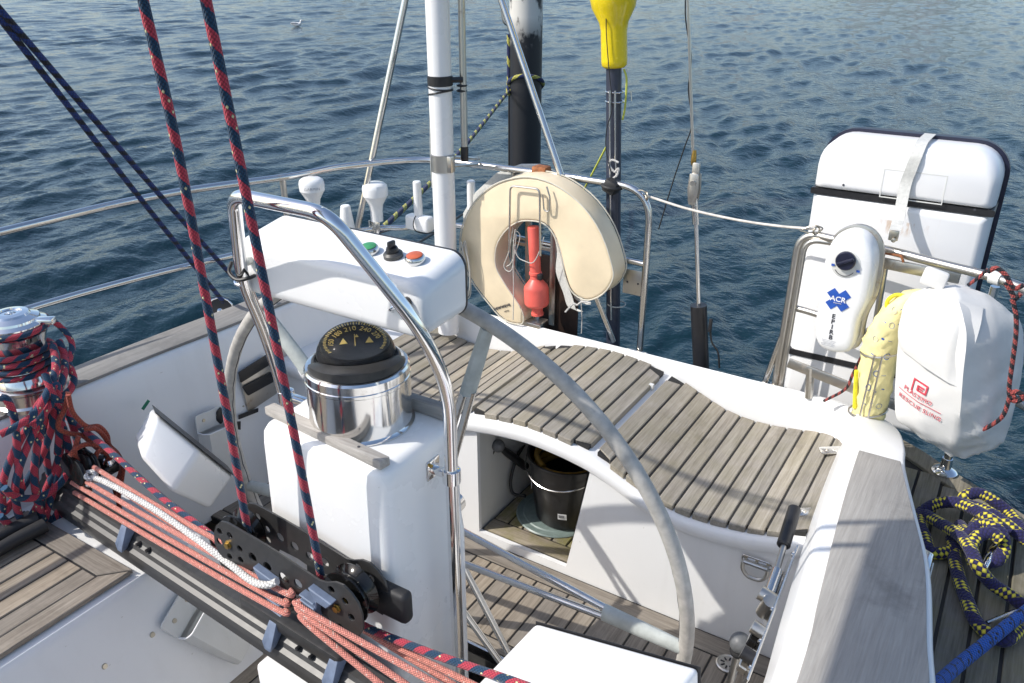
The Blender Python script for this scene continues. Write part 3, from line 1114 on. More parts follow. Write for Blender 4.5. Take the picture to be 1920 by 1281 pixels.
# ------------------------------------------------------------------ wheel
WC = Vector((-1.115, 1.361, .452))
WR = .716
wheel = thing('ship_helm', WC, 'large leather covered steering wheel with paired steel spokes', 'steering wheel')
wx = Vector((1, 0, 0))
wy = Vector((0, -math.sin(rad(5)), math.cos(rad(5))))
wnrm = wx.cross(wy)


def wp(r, deg, off=0.0):
    return WC + wx * (r * math.cos(rad(deg))) + wy * (r * math.sin(rad(deg))) + wnrm * off


rim = obj('rim', tube([wp(WR, k * 3.0) for k in range(120)], .0165, 14, True), M['leather'], wheel)
obj('stitching', tube([wp(WR - .0168, k * 3.0, .003 * (k % 2)) for k in range(120)], .0011, 5, True), M['dark_print'], rim)
obj('hub', join(lathe([(.05, -.03), (.055, -.02), (.055, .02), (.035, .035), (0, .036)], WC, wnrm, 24), lathe([(.03, 0), (.03, .14)], WC, -wnrm, 20)), M['steel'], wheel)
"""spoke directions: upper right, right, lower right, lower left, left, upper left"""
for dg in (70, -2.5, -58, -130, 190, 130):
    e = wp(WR, dg)
    side_ = (e - WC).normalized().cross(wnrm)
    h1, h2 = WC + wnrm * .028, WC - wnrm * .028
    s1 = tube([h1 + side_ * .034, wp(WR - .19, dg, .003) + side_ * .0105], .0095, 12)
    s2 = tube([h2 - side_ * .034, wp(WR - .19, dg, -.003) - side_ * .0105], .0095, 12)
    sp = obj('spoke', join(s1, s2), M['steel'], wheel)
    obj('leather_sleeve', tube([wp(WR - .20, dg), wp(WR - .10, dg), wp(WR - .010, dg)], [.0225, .0205, .0175], 14, flat=.78), M['sleeve'], sp)

# ================================================================== TRAVELLER
rail = thing('traveller_track', (-1.4, .95, .40), 'dark grey mainsheet traveller track running across the cockpit', 'traveller track')
ra, rb = Vector((-2.19, .985, 0)), Vector((-.55, .885, 0))
rd = (rb - ra).normalized()
rn = Vector((-rd.y, rd.x, 0))
prof = [(-.040, .405), (-.044, .412), (-.044, .430), (-.034, .436), (-.030, .447), (-.022, .452), (-.018, .462), (.018, .462), (.022, .452), (.030, .447),
        (.034, .436), (.044, .430), (.044, .412), (.040, .405)]
obj('track', loft([[tuple(q + rn * u + Vector((0, 0, w))) for u, w in prof] for q in (ra, rb)], True), M['rail_grey'], rail, 20)
obj('beam', loft([[tuple(q + rn * u + Vector((0, 0, w))) for u, w in ((-.036, .376), (-.036, .404), (.036, .404), (.036, .376))] for q in (ra, rb)], True), M['anod'], rail, 20)
for t in (.27, .62, .735, .90):
    q = ra.lerp(rb, t)
    obj('stop', xf(bevel_data(loft([[(-.010, -.056, .425), (-.016, -.056, .445), (-.012, -.030, .492), (.012, -.030, .492), (.016, -.056, .445), (.010, -.056, .425)],
                                   [(-.010, -.036, .43), (-.016, -.036, .445), (-.012, .0, .480), (.012, .0, .480), (.016, -.036, .445), (.010, -.036, .43)]], True), .003, 2),
                   frame(q, rd, rn)), M['slate'], rail, 40)
for t in (.30, .325, .665, .69, .93):
    q = ra.lerp(rb, t) - rn * .0195 + Vector((0, 0, .455))
    obj('stop_pin', tube([tuple(q - rn * .014), tuple(q + rn * .004)], .005, 8), M['black'], rail)

# ------------------------------------------------------------------ traveller car
car = thing('traveller_car', (-1.10, .93, .46), 'black perforated traveller car with two big sheaves on the track', 'traveller car')
PO = [(-1.311, 0.885, 0.679), (-1.298, 0.885, 0.705), (-1.279, 0.885, 0.723), (-1.258, 0.885, 0.728), (-1.231, 0.885, 0.726), (-1.176, 0.885, 0.721), (-1.115, 0.885, 0.713), (-1.057, 0.885, 0.702), (-1, 0.885, 0.693), (-0.98, 0.885, 0.697), (-0.956, 0.885, 0.709), (-0.935, 0.885, 0.711), (-0.916, 0.885, 0.7), (-0.901, 0.885, 0.684), (-0.893, 0.885, 0.658), (-0.894, 0.885, 0.62), (-0.913, 0.885, 0.587), (-0.933, 0.885, 0.591), (-0.969, 0.885, 0.602), (-1.003, 0.885, 0.606), (-1.009, 0.885, 0.629), (-1.038, 0.885, 0.628), (-1.078, 0.885, 0.623), (-1.088, 0.885, 0.575), (-1.1, 0.885, 0.563), (-1.126, 0.885, 0.555), (-1.119, 0.885, 0.624), (-1.145, 0.885, 0.63), (-1.202, 0.885, 0.631), (-1.217, 0.885, 0.604), (-1.239, 0.885, 0.603), (-1.279, 0.885, 0.611), (-1.306, 0.885, 0.629), (-1.315, 0.885, 0.651)]
HO = [(-1.29, 0.885, 0.693), (-1.258, 0.885, 0.696), (-1.297, 0.885, 0.663), (-1.232, 0.885, 0.672), (-1.271, 0.885, 0.634), (-1.235, 0.885, 0.641), (-1.194, 0.885, 0.666), (-1.151, 0.885, 0.66), (-1.107, 0.885, 0.652), (-1.064, 0.885, 0.655), (-1.021, 0.885, 0.653), (-0.986, 0.885, 0.659), (-0.98, 0.885, 0.624), (-0.969, 0.885, 0.685), (-0.935, 0.885, 0.672), (-0.922, 0.885, 0.638), (-0.955, 0.885, 0.595), (-0.936, 0.885, 0.615)]
def flat2(p):
    return (p[0], p[2])


def disc2(c, r, n=14):
    return [(c[0] + r * math.cos(2 * math.pi * k / n), c[2] + r * math.sin(2 * math.pi * k / n)) for k in range(n)][::-1]


holes = [disc2(q, .0092 if i not in (6, 7, 8, 9, 10) else .0122) for i, q in enumerate(HO) if i not in (12, 17)]
pd = plate([flat2(p) for p in PO][::-1], holes, .003, .0008)
for i, yy in enumerate((.885, .962)):
    obj('side_plate', xf(pd, frame((0, yy, 0), (1, 0, 0), (0, 0, 1))), M['anod'], car, 25)
S1, S2 = Vector((-1.267, 0.885, 0.668)), Vector((-0.958, 0.885, 0.644))
for c_, r_ in ((S1, .050), (S2, .058)):
    c2 = Vector((c_.x, .905, c_.z + .006))
    sh = obj('sheave', lathe([(r_, 0), (r_ + .001, .003), (r_ - .012, .015), (r_ - .013, .019), (r_ - .012, .023), (r_ + .001, .035), (r_, .038)], c2, (0, 1, 0), 36), M['mirror_dark'], car, 40)
    obj('bolt', join(lathe([(.010, 0), (.010, .002), (.0075, .003), (.0075, .007), (0, .007)], (c_.x, .8825, c_.z), (0, -1, 0), 6),
                     tube([(c_.x, .884, c_.z), (c_.x, .965, c_.z)], .006, 10)), M['brass'], sh)
obj('cam_block', box(-.955, -.85, .958, .99, .585, .66, .012, 3), M['rubber'], car)
cx0 = (S1.x + S2.x) / 2
obj('trolley', xf(box(-.16, .16, -.035, .035, .464, .500, .008, 2), frame((cx0 - .02, .925, 0), rd, rn)), M['anod'], car)
for (px0, w_) in (((-1.131, 0.878, 0.578), .055), ((-1.025, 0.878, 0.622), .05)):
    q = Vector(px0)
    fin = [obox((q.x, .876, q.z - .015 + k * .013), w_ * .8, .024, .004, Matrix.Rotation(rad(12), 3, 'Y'), .002, 1) for k in range(4)]
    fin.append(obox((q.x + w_ * .36, .879, q.z + .004), .006, .022, .05, Matrix.Rotation(rad(12), 3, 'Y'), .002, 1))
    obj('fairlead', join(*fin), M['slate'], car)
for q in ((-1.149, 0.872, 0.645), (-0.989, 0.872, 0.665)):
    q = Vector(q)
    obj('cleat_cap', bevel_data(xf(prism([(-.03, .0, 0), (.034, .0, 0), (.022, -.022, 0), (-.010, -.024, 0)], (0, 0, .018)),
                                   frame((q.x, .884, q.z + .008), (.97, 0, -.22), (.22, 0, .97))), .002, 1, 30), M['slate'], car)
for q in ((-1.099, 0.882, 0.597), (-1.099, 0.882, 0.575), (-1.098, 0.882, 0.653)):
    obj('bolt', lathe([(.005, -.002), (.005, .003), (0, .004)], q, (0, -1, 0), 8), M['screw'], car)


# ================================================================== STERN RAILS
push = thing('stern_rail', (-1.8, 2.6, .40), 'two bar stainless stern rail curving round the far left corner of the yacht', 'railing')
top_r = [(-2.464, 1.161, 1.09), (-2.42, 1.666, 1.09), (-2.249, 2.075, 1.09), (-2.189, 2.289, 1.09), (-2.052, 2.502, 1.09), (-1.924, 2.571, 1.09), (-1.761, 2.588, 1.09), (-1.401, 2.605, 1.09)]
up = [Vector((-2.5, -.3, 1.09))] + [Vector(p) for p in top_r] + [Vector((-1.32, 2.602, 1.09))]
up = catmull(up, 8) + fillet([(-1.32, 2.602, 1.09), (-1.065, 2.60, 1.09), (-1.065, 2.60, .41)], .14, 10)[1:]
obj('upper_rail', tube(up, .0125, 14), M['steel'], push)
lo = [(-2.53, 1.127, 0.82), (-2.389, 1.881, 0.82), (-2.185, 2.374, 0.82), (-2.063, 2.492, 0.82), (-1.966, 2.613, 0.82)]
obj('lower_rail', tube([(-2.55, -.3, .82)] + lo + [(-1.7, 2.62, .82), (-1.4, 2.61, .82), (-1.068, 2.60, .82)], .011, 12, sub=8), M['steel'], push)
for (x, y) in ((-2.262, 2.06), (-2.45, 1.0), (-1.62, 2.605)):
    obj('post', join(tube([(x, y, .405), (x, y, 1.08)], .0115, 12), lathe([(.032, 0), (.032, .006), (.016, .014), (.0145, .035)], (x, y, .40), n=20)), M['steel_dull'], push)
obj('post_base', join(lathe([(.034, 0), (.034, .006), (.018, .014), (.0165, .06)], (-1.065, 2.60, .402), n=20), box(-1.10, -1.03, 2.575, 2.585, .46, .49, .003)), M['steel_dull'], push)
for s_ in (-1, 1):
    obj('shackle', ring((-1.065 + s_ * .034, 2.58, .475), (0, 1, .3), .014, .0032), M['steel_dull'], push)
obj('brace', tube([(-1.208, 2.5, 0.704), (-1.151, 2.55, 0.518)], .0095, 12), M['steel'], push)
pp = (-1.113, 2.598, 0.746)
pt = obj('name_plate', box(pp[0] - .035, pp[0] + .045, 2.597, 2.601, pp[2] - .050, pp[2] + .045, .003), M['steel_dull'], push)
for dx in (-.018, .024):
    obj('screw', lathe([(.004, 0), (.003, .002), (0, .002)], (pp[0] + dx, 2.5965, pp[2] - .004), (0, -1, 0), 8), M['dark_print'], pt)

# ------------------------------------------------------------------ white pole with its stays
pole = thing('antenna_pole', (-1.81, 2.42, .45), 'tall white pole clamped to the stern rail', 'pole')
obj('mast_tube', tube([(-1.811, 2.42, .45), (-1.808, 2.42, 3.2)], .0415, 24), M['gel_clean'], pole)
obj('rail_clamp', join(lathe([(.0422, -.032), (.045, -.030), (.045, .030), (.0422, .032)], (-1.81, 2.42, 1.128), n=28), tube([(-1.785, 2.45, 1.112), (-1.765, 2.59, 1.095)], .006, 8), tube([(-1.785, 2.45, 1.145), (-1.765, 2.59, 1.115)], .006, 8), box(-1.79, -1.755, 2.395, 2.42, 1.098, 1.158, .004)), M['steel_dull'], pole)
obj('hose_clamp', join(lathe([(.0422, -.017), (.045, -.015), (.045, .015), (.0422, .017)], (-1.809, 2.42, 1.415), n=28), ring((-1.809, 2.42, 1.39), (.1, 0, 1), .044, .003),
                       ring((-1.809, 2.42, 1.375), (-.2, 0, 1), .044, .003), tube([(-1.775, 2.43, 1.418), (-1.74, 2.46, 1.418)], .010, 8)), M['black'], pole)
obj('strap', tube([(-1.833, 2.39, 1.373), (-1.836, 2.39, 1.272), (-1.841, 2.39, 1.138), (-1.839, 2.39, 1.036)], .0028, 6, sub=4), M['twine'], pole)
tl = (-2.027, 2.52, 1.667)
bl = (-2.207, 2.36, 0.807)
obj('stay', tube([bl, tuple(Vector(bl) + (Vector(tl) - Vector(bl)) * 1.75)], .0125, 14), M['steel'], pole)
tl, bl = (-1.687, 2.63, 1.671), (-1.41, 2.59, 1.094)
obj('stay', tube([bl, tuple(Vector(bl) + (Vector(tl) - Vector(bl)) * 1.9)], .0125, 14), M['steel'], pole)
flag = thing('flag_staff', (-1.748, 2.47, 1.134), 'thin upright stainless tube with black foot behind the white pole', 'tube')
obj('staff', tube([(-1.747, 2.47, 1.183), (-1.752, 2.48, 1.675), tuple(Vector((-1.752, 2.48, 1.675)) + Vector((0, .02, .8)))], .0125, 12), M['steel_dull'], flag)
obj('foot', tube([(-1.748, 2.47, 1.13), (-1.747, 2.47, 1.183)], .0145, 12), M['black'], flag)
obj('clip', join(ring((-1.755, 2.475, 1.396), (0, 0, 1), .016, .004), ring((-1.756, 2.475, 1.378), (0, 0, 1), .016, .004)), M['black'], flag)

# ------------------------------------------------------------------ antennas on the lower rail
def mushroom(q, s, label, text=False):
    t = thing('gps_antenna', q, label, 'antenna', 'mushroom antennas on the stern rail')
    obj('stem', lathe([(.022 * s, 0), (.022 * s, .035 * s), (.026 * s, .060 * s), (.040 * s, .085 * s), (.0435 * s, .092 * s)], q, n=28), M['gel_clean'], t, 40)
    h = obj('head', lathe([(.0445 * s, .092 * s), (.045 * s, .118 * s), (.041 * s, .130 * s), (.030 * s, .137 * s), (0, .139 * s)], q, n=28), M['gel_clean'], t, 40)
    if text:
        d = (Vector((0, 0, 1.3)) - Vector(q))
        d.z = 0
        d.normalize()
        tx = text_data('GARMIN', .014, .0005, 1.1)
        obj('lettering', xf(tx, frame(Vector(q) + d * .0452 * s + Vector((0, 0, .106 * s)), Vector((-d.y, d.x, 0)), (0, 0, 1))), M['feather_grey'], h, 0)
    obj('bracket', prism([(q[0] - .028, q[1] - .02, q[2] + .002), (q[0] + .028, q[1] - .02, q[2] + .002), (q[0] + .028, q[1] - .02, q[2] - .035), (q[0] + .014, q[1] - .02, q[2] - .056),
                          (q[0] - .014, q[1] - .02, q[2] - .056), (q[0] - .028, q[1] - .02, q[2] - .035)], (0, .004, 0), .001), M['steel'], t)
    return t


mushroom((-2.181, 2.12, 0.945), 1.02, 'white mushroom antenna lettered on its head at the left of the row', True)
mushroom((-2.146, 2.42, 0.854), 1.12, 'white mushroom antenna on a steel bracket beside the slanting stay')


def stub(q, h, r0, r1, label, base=None):
    t = thing('stub_antenna', q, label, 'antenna', 'stub antennas on the stern rail')
    obj('rod', lathe([(r0, 0), (r0, .004), (r1, h - .004), (r1 * .8, h), (0, h)], q, n=20), M['gel_clean'], t)
    if base:
        obj('base', obox(Vector(q) + Vector((base * .2, 0, -.012)), .115, .05, .062, None, .012, 3), M['gel_clean'], t)
        obj('cable_tie', ring(Vector(q) + Vector((0, 0, -.012)), (1, 0, 0), .036, .002), M['black'], t)
    return t


stub((-2.225, 2.33, 0.812), .115, .034, .019, 'short tapered white antenna between the two mushroom antennas')
stub((-1.999, 2.5, 0.861), .155, .0175, .0165, 'slim white antenna on a white clamp block left of the white pole', .02)
stub((-1.84, 2.64, 0.895), .115, .0175, .0165, 'slim white antenna partly behind the cream horseshoe buoy')
obj('black_cable', tube([(-2.189, 2.44, 0.784), (-2.069, 2.5, 0.821), (-2.021, 2.49, 0.821), (-1.989, 2.5, 0.808), (-1.953, 2.54, 0.806), (-1.944, 2.6, 0.804)], .0026, 6, sub=6), M['wire'], None,
    label='thin black cable sagging along the lower rail under the antennas', cat='cable')

# ================================================================== HORSESHOE BUOY
hb = thing('horseshoe_buoy', (-1.45, 2.5, .53), 'cream vinyl horseshoe lifebuoy hanging on the stern rail', 'lifebuoy')
cen = [(-1.535, 2.475, 0.592), (-1.57, 2.475, 0.657), (-1.63, 2.475, 0.71), (-1.673, 2.475, 0.798), (-1.652, 2.475, 0.896), (-1.581, 2.475, 0.988), (-1.491, 2.475, 1.04), (-1.403, 2.475, 1.047), (-1.317, 2.475, 1.008), (-1.245, 2.475, 0.933), (-1.212, 2.475, 0.842), (-1.217, 2.475, 0.771), (-1.243, 2.475, 0.725)]
outl = [(-1.583, 2.475, 0.532), (-1.652, 2.475, 0.584), (-1.742, 2.475, 0.677), (-1.782, 2.475, 0.789), (-1.766, 2.475, 0.888), (-1.71, 2.475, 0.983), (-1.627, 2.475, 1.055), (-1.535, 2.475, 1.094), (-1.447, 2.475, 1.105), (-1.351, 2.475, 1.084), (-1.255, 2.475, 1.027), (-1.184, 2.475, 0.944), (-1.137, 2.475, 0.836), (-1.135, 2.475, 0.784), (-1.169, 2.475, 0.727), (-1.224, 2.475, 0.692), (-1.27, 2.475, 0.697), (-1.301, 2.475, 0.723), (-1.325, 2.475, 0.78), (-1.344, 2.475, 0.847), (-1.372, 2.475, 0.912), (-1.412, 2.475, 0.945), (-1.463, 2.475, 0.948), (-1.524, 2.475, 0.933), (-1.581, 2.475, 0.885), (-1.617, 2.475, 0.819), (-1.618, 2.475, 0.744), (-1.582, 2.475, 0.687), (-1.542, 2.475, 0.641), (-1.504, 2.475, 0.595), (-1.494, 2.475, 0.557), (-1.51, 2.475, 0.531)]
ol = [tuple(p) for p in catmull(outl, 3, True)]
body = bevel_data(prism(ol, (0, .105, 0)), .011, 3, 40)
obj('cover', body, M['buoy'], hb, 50)
obj('piping', tube([(p[0], 2.4745, p[2]) for p in ol], .0028, 6, True), M['buoy_edge'], hb)
obj('piping', tube([(p[0], 2.582, p[2]) for p in ol], .0028, 6, True), M['buoy_edge'], hb)
q = Vector((-1.592, 2.474, 0.585))
e2 = Vector((-1.551, 2.474, 0.605)) - q
e2.y = 0
obj('lettering', xf(text_data('newwave', .0225, .0005, bold=.0004), frame(q + Vector((0, -.0012, .002)), e2, (-.25, 0, 1))), M['dark_print'], hb, 0)
q = Vector((-1.57, 2.474, 0.574))
obj('lettering', xf(text_data('safety', .0105, .0005), frame(q + Vector((0, -.0012, 0)), e2, (-.25, 0, 1))), M['dark_print'], hb, 0)
strap_pts = [(-1.382, 2.47, 0.912), (-1.363, 2.47, 0.835), (-1.365, 2.47, 0.753), (-1.332, 2.47, 0.677), (-1.313, 2.47, 0.628), (-1.286, 2.47, 0.628)]
for off in (0, .012):
    pts = catmull([Vector(p) + Vector((off * 1.6, .05 + off * 2, off * 2)) for p in strap_pts], 5)
    A_ = [p + Vector((-.021, .004, 0)) for p in pts]
    B_ = [p + Vector((.021, -.004, -.004)) for p in pts]
    obj('strap', bevel_data(loft([[tuple(a), tuple(b), tuple(b + Vector((0, .003, 0))), tuple(a + Vector((0, .003, 0)))] for a, b in zip(A_, B_)], True), 0), M['webbing'], hb)
obj('tie_cord', tube([(-1.209, 2.466, 0.688), (-1.243, 2.466, 0.685), (-1.264, 2.466, 0.668), (-1.279, 2.466, 0.669), (-1.311, 2.466, 0.63)], .0035, 7, sub=5), M['white_rope'], hb)
obj('tie_cord', tube([(-1.264, 2.5, 0.66), (-1.259, 2.5, 0.598), (-1.259, 2.5, 0.544)], .0018, 6), M['white_rope'], hb)

hol = thing('buoy_holder', (-1.471, 2.46, 1.056), 'bent steel wire holder hooked over the horseshoe lifebuoy', 'bracket')
obj('wire_frame', tube(fillet([(-1.546, 2.455, 0.827), (-1.541, 2.455, 1.07), (-1.42, 2.455, 1.074), (-1.414, 2.455, 0.83)], .02, 5), .0038, 8), M['steel_dull'], hol)
obj('wire_frame', tube(fillet([(-1.409, 2.458, 1.056), (-1.403, 2.458, 0.999), (-1.382, 2.458, 0.997), (-1.379, 2.458, 1.047), (-1.394, 2.458, 1.086)], .01, 4), .003, 8), M['steel_dull'], hol)
obj('back_bar', join(box(-1.62, -1.33, 2.592, 2.600, .80, .815, .002), box(-1.56, -1.535, 2.590, 2.602, .5, 1.08, .002), box(-1.45, -1.425, 2.590, 2.602, .5, 1.08, .002)), M['steel_dull'], hol)
q = (-1.498, 2.6, 1.077)
obj('rusty_clamp', obox((q[0], 2.60, 1.098), .06, .05, .04, None, .008), M['rust'], hol)

# life light
q0, q1 = Vector((-1.471, 2.5, 0.919)), Vector((-1.448, 2.5, 0.576))
d = q1 - q0
Ln = d.length
light = thing('buoy_light', q1, 'faded red rescue light hanging upside down inside the horseshoe buoy', 'rescue light')
obj('body', lathe([(.0, 0), (.020, .0), (.0215, .004), (.0205, Ln * .50), (.024, Ln * .505), (.024, Ln * .53), (.0195, Ln * .54), (.021, Ln * .58), (.044, Ln * .66), (.047, Ln * .69),
                   (.047, Ln * .86), (.042, Ln * .885), (.022, Ln * .90), (.021, Ln * .97), (.0235, Ln * .975), (.0235, Ln), (0, Ln)], q0, d, 32), M['red_plastic'], light, 30)
q = q0 + d * .535
obj('black_clip', obox(q + Vector((.026, -.01, 0)), .018, .02, .024, None, .004), M['black'], light)
for pts in ([(-1.551, 2.49, 0.908), (-1.568, 2.49, 0.813), (-1.592, 2.49, 0.745), (-1.556, 2.49, 0.741), (-1.537, 2.49, 0.88)], [(-1.52, 2.455, 0.912), (-1.529, 2.455, 0.83), (-1.527, 2.455, 0.683), (-1.529, 2.455, 0.552)], [(-1.533, 2.46, 0.869), (-1.514, 2.46, 0.81), (-1.48, 2.46, 0.796), (-1.446, 2.46, 0.798), (-1.419, 2.46, 0.848), (-1.403, 2.46, 0.901)], [(-1.547, 2.495, 0.897), (-1.524, 2.495, 0.871), (-1.559, 2.495, 0.771), (-1.583, 2.495, 0.745)]):
    obj('lanyard', tube(pts, .0019, 6, sub=5), M['twine'], light)
box_h = thing('light_bracket', (-1.46, 2.53, 0.541), 'small dark bracket under the red rescue light', 'bracket')
obj('tray', obox((-1.478, 2.52, 0.531), .10, .07, .022, None, .005), M['steel_dull'], box_h)
obj('backplate', box(-1.50, -1.33, 2.603, 2.610, .46, .78, .004), M['dark_board'], box_h)

# grey cover folded behind the buoy
gp = [(-1.878, 2.63, 0.785), (-1.876, 2.63, 0.874), (-1.817, 2.63, 0.966), (-1.716, 2.63, 1.057), (-1.608, 2.63, 1.104), (-1.527, 2.63, 1.114), (-1.459, 2.63, 1.095), (-1.358, 2.63, 1.044), (-1.256, 2.63, 0.93), (-1.207, 2.63, 0.817), (-1.276, 2.63, 0.907), (-1.379, 2.63, 1.007), (-1.469, 2.63, 1.048), (-1.584, 2.63, 1.053), (-1.692, 2.63, 1.018), (-1.779, 2.63, 0.943), (-1.832, 2.63, 0.859)]
obj('buoy_cover_flap', prism(gp, (0, .012, 0), .003), M['webbing'], None, label='crumpled grey white canvas flap behind the horseshoe buoy', cat='canvas')

# ================================================================== DANBUOY
db = thing('dan_buoy', (-1.182, 2.66, 0.445), 'yellow man overboard buoy float on a dark blue pole lashed to the stern rail', 'dan buoy')
p0, p1 = Vector((-1.182, 2.66, 0.445)), Vector((-1.255, 2.66, 1.472))
obj('pole', tube([tuple(p0 - Vector((0, 0, .35))), tuple(p1 + (p1 - p0).normalized() * .1)], .0265, 20), M['pole_navy'], db)
d = (p1 - p0).normalized()
obj('float', lathe([(.0, -.004), (.034, -.004), (.0425, .004), (.044, .02), (.044, .115), (.049, .14), (.072, .185), (.079, .22), (.080, .29), (.076, .42), (.05, .50), (0, .52)], p1, d, 40), M['yellow_float'], db, 50)
obj('wire_clip', join(ring((-1.248, 2.66, 1.391), (0, 0, 1), .032, .003), ring((-1.246, 2.66, 1.359), (0, 0, 1), .032, .003), tube([(-1.176, 2.63, 1.403), (-1.171, 2.63, 1.369)], .002, 6)), M['steel'], db)
obj('rod', tube([(-1.249, 2.62, 1.399), (-1.234, 2.62, 1.167), (-1.197, 2.62, 0.568)], .0035, 8), M['steel'], db)
obj('rod', tube([(-1.229, 2.62, 1.4), (-1.214, 2.62, 1.169), (-1.207, 2.62, 1.114)], .0035, 8), M['steel'], db)
obj('ring_clip', ring((-1.197, 2.66, 0.619), (0, 0, 1), .034, .0025), M['twine'], db)
obj('lashing', join(obox((-1.212, 2.6, 1.082), .052, .06, .05, Matrix.Rotation(.4, 3, 'Y'), .012, 2), ring((-1.212, 2.6, 1.082), (.1, 0, 1), .034, .007)), M['rubber'], db)
obj('white_cord', tube([(-1.197, 2.61, 1.164), (-1.221, 2.61, 1.17), (-1.233, 2.61, 1.154), (-1.211, 2.61, 1.13), (-1.196, 2.61, 1.145), (-1.202, 2.61, 1.117), (-1.234, 2.61, 1.097), (-1.25, 2.61, 1.082)], .004, 7, sub=5), M['white_rope'], db)
obj('thin_line', tube([(-1.269, 2.605, 1.682), (-1.264, 2.605, 1.585), (-1.248, 2.605, 1.469), (-1.229, 2.605, 1.35), (-1.245, 2.605, 1.278), (-1.245, 2.605, 1.205), (-1.218, 2.605, 1.116)], .0016, 6, sub=4), M['wire'], db)
obj('lime_line', tube([(-1.219, 2.66, 1.466), (-1.207, 2.66, 1.432), (-1.207, 2.66, 1.344), (-1.214, 2.66, 1.299)], .0035, 6, sub=4), M['lime_cord'], db)
obj('lime_line', tube([(-1.27, 2.66, 1.202), (-1.393, 2.72, 0.999)], .0038, 6), M['lime_cord'], db)

# ================================================================== BACKSTAY
bs = thing('backstay', (-0.834, 2.62, 0.463), 'steel wire backstay with a dark hydraulic tensioner at its foot', 'rigging')
b0, b1 = Vector((-0.832, 2.62, 0.463)), Vector((-0.983, 2.58, 1.689))
obj('wire', tube([(-0.928, 2.605, 1.197), b1, tuple(b1 + (b1 - Vector((-0.928, 2.605, 1.197))) * .8)], .0048, 8), M['steel_dull'], bs)
obj('swage', lathe([(.0065, 0), (.009, .01), (.009, .03), (.0065, .05)], (-0.927, 2.605, 1.188), (-.02, 0, 1), 12), M['brass'], bs)
obj('toggle', join(prism(round2d([(-.931, 2.588, 1.165), (-.899, 2.588, 1.165), (-.896, 2.588, 1.11), (-.903, 2.588, 1.06), (-.927, 2.588, 1.06), (-.934, 2.588, 1.11)], .008), (0, .005, 0), .002), prism(round2d([(-.931, 2.611, 1.165), (-.899, 2.611, 1.165), (-.896, 2.611, 1.11), (-.903, 2.611, 1.06), (-.927, 2.611, 1.06), (-.934, 2.611, 1.11)], .008), (0, .005, 0), .002), tube([(-.915, 2.58, 1.135), (-.915, 2.624, 1.135)], .009, 12),
                   box(-.928, -.902, 2.596, 2.608, 1.12, 1.20, .004)), M['steel_dull'], bs)
obj('fork', tube([(-0.913, 2.605, 1.08), (-0.899, 2.607, 0.993)], .012, 12), M['steel'], bs)
obj('piston', tube([(-0.902, 2.607, 1.021), (-0.862, 2.615, 0.688)], .0075, 12), M['chrome'], bs)
obj('cylinder', tube([(-0.864, 2.615, 0.703), (-0.831, 2.625, 0.44)], .0285, 20), M['black'], bs)
obj('valve', join(obox((-0.81, 2.6, 0.644), .012, .012, .05, None, .003), tube([(-0.815, 2.605, 0.661), (-0.801, 2.605, 0.583), (-0.774, 2.605, 0.548), (-0.762, 2.605, 0.489)], .0035, 7, sub=4)), M['wire'], bs)
obj('thin_cable', tube([(-0.999, 2.6, 1.688), (-0.992, 2.6, 1.628), (-0.964, 2.6, 1.519), (-0.964, 2.6, 1.423), (-0.942, 2.6, 1.325), (-0.96, 2.6, 1.246), (-0.99, 2.6, 1.128), (-1.028, 2.6, 0.955)], .0022, 6, sub=5), M['wire'], bs)

gate = thing('gate_lifeline', (-1.072, 2.59, 1.07), 'rusty white coated wire lifeline closing the gap in the stern rail', 'lifeline')
obj('wire', tube([(-1.072, 2.59, 1.068), (-0.919, 2.57, 1.051), (-0.749, 2.55, 1.046), (-0.611, 2.54, 1.05), (-0.496, 2.525, 1.063)], .0042, 8, sub=5), M['wire_pvc'], gate)
obj('hook', join(ring((-1.076, 2.59, 1.069), (1, .6, 0), .014, .0035), tube([(-1.13, 2.6, 1.076), (-1.092, 2.59, 1.085), (-1.074, 2.59, 1.071)], .003, 7, sub=4)), M['screw'], gate)
obj('hook', join(ring((-0.493, 2.52, 1.06), (1, -.6, 0), .012, .003), tube(fillet([(-0.541, 2.52, 1.053), (-0.493, 2.52, 1.048), (-0.473, 2.52, 1.071), (-0.5, 2.52, 1.077), (-0.534, 2.52, 1.058)], .008, 3), .0025, 7)), M['screw'], gate)

# ================================================================== RIGHT QUARTER RAIL
rq = thing('quarter_rail', (-.3, 2.45, .40), 'stained stainless rail frame carrying safety gear at the right stern corner', 'railing')
r_up = [Vector(p) for p in [(-0.444, 2.512, 1.045), (-0.305, 2.493, 1.045), (-0.145, 2.443, 1.045), (-0.024, 2.405, 1.045), (0.064, 2.351, 1.045)]] + [Vector((.38, 2.10, 1.045)), Vector((.62, 1.72, 1.045)), Vector((.78, 1.2, 1.045)), Vector((.82, .2, 1.045))]
lead = fillet([(-.547, 2.53, .41), (-.541, 2.53, 1.042), (-.42, 2.525, 1.045)], [0, .10, 0], 9)
obj('upper_rail', tube(lead[:-1] + catmull(r_up, 6), .0128, 14), M['steel_dull'], rq)
obj('inner_post', tube(fillet([(-.527, 2.515, .42), (-.519, 2.515, 1.03), (-.43, 2.515, 1.032)], [0, .09, 0], 8), .0085, 12), M['steel_dull'], rq)
r_lo = [Vector(p) for p in [(-0.528, 2.53, 0.799), (-0.434, 2.5, 0.802), (-0.176, 2.43, 0.789), (-0.028, 2.41, 0.752), (0.139, 2.37, 0.715)]] + [Vector((.38, 2.15, .72)), Vector((.62, 1.75, .74)), Vector((.80, 1.2, .76)), Vector((.83, .2, .76))]
obj('lower_rail', tube(r_lo, .0105, 12, sub=6), M['steel_dull'], rq)
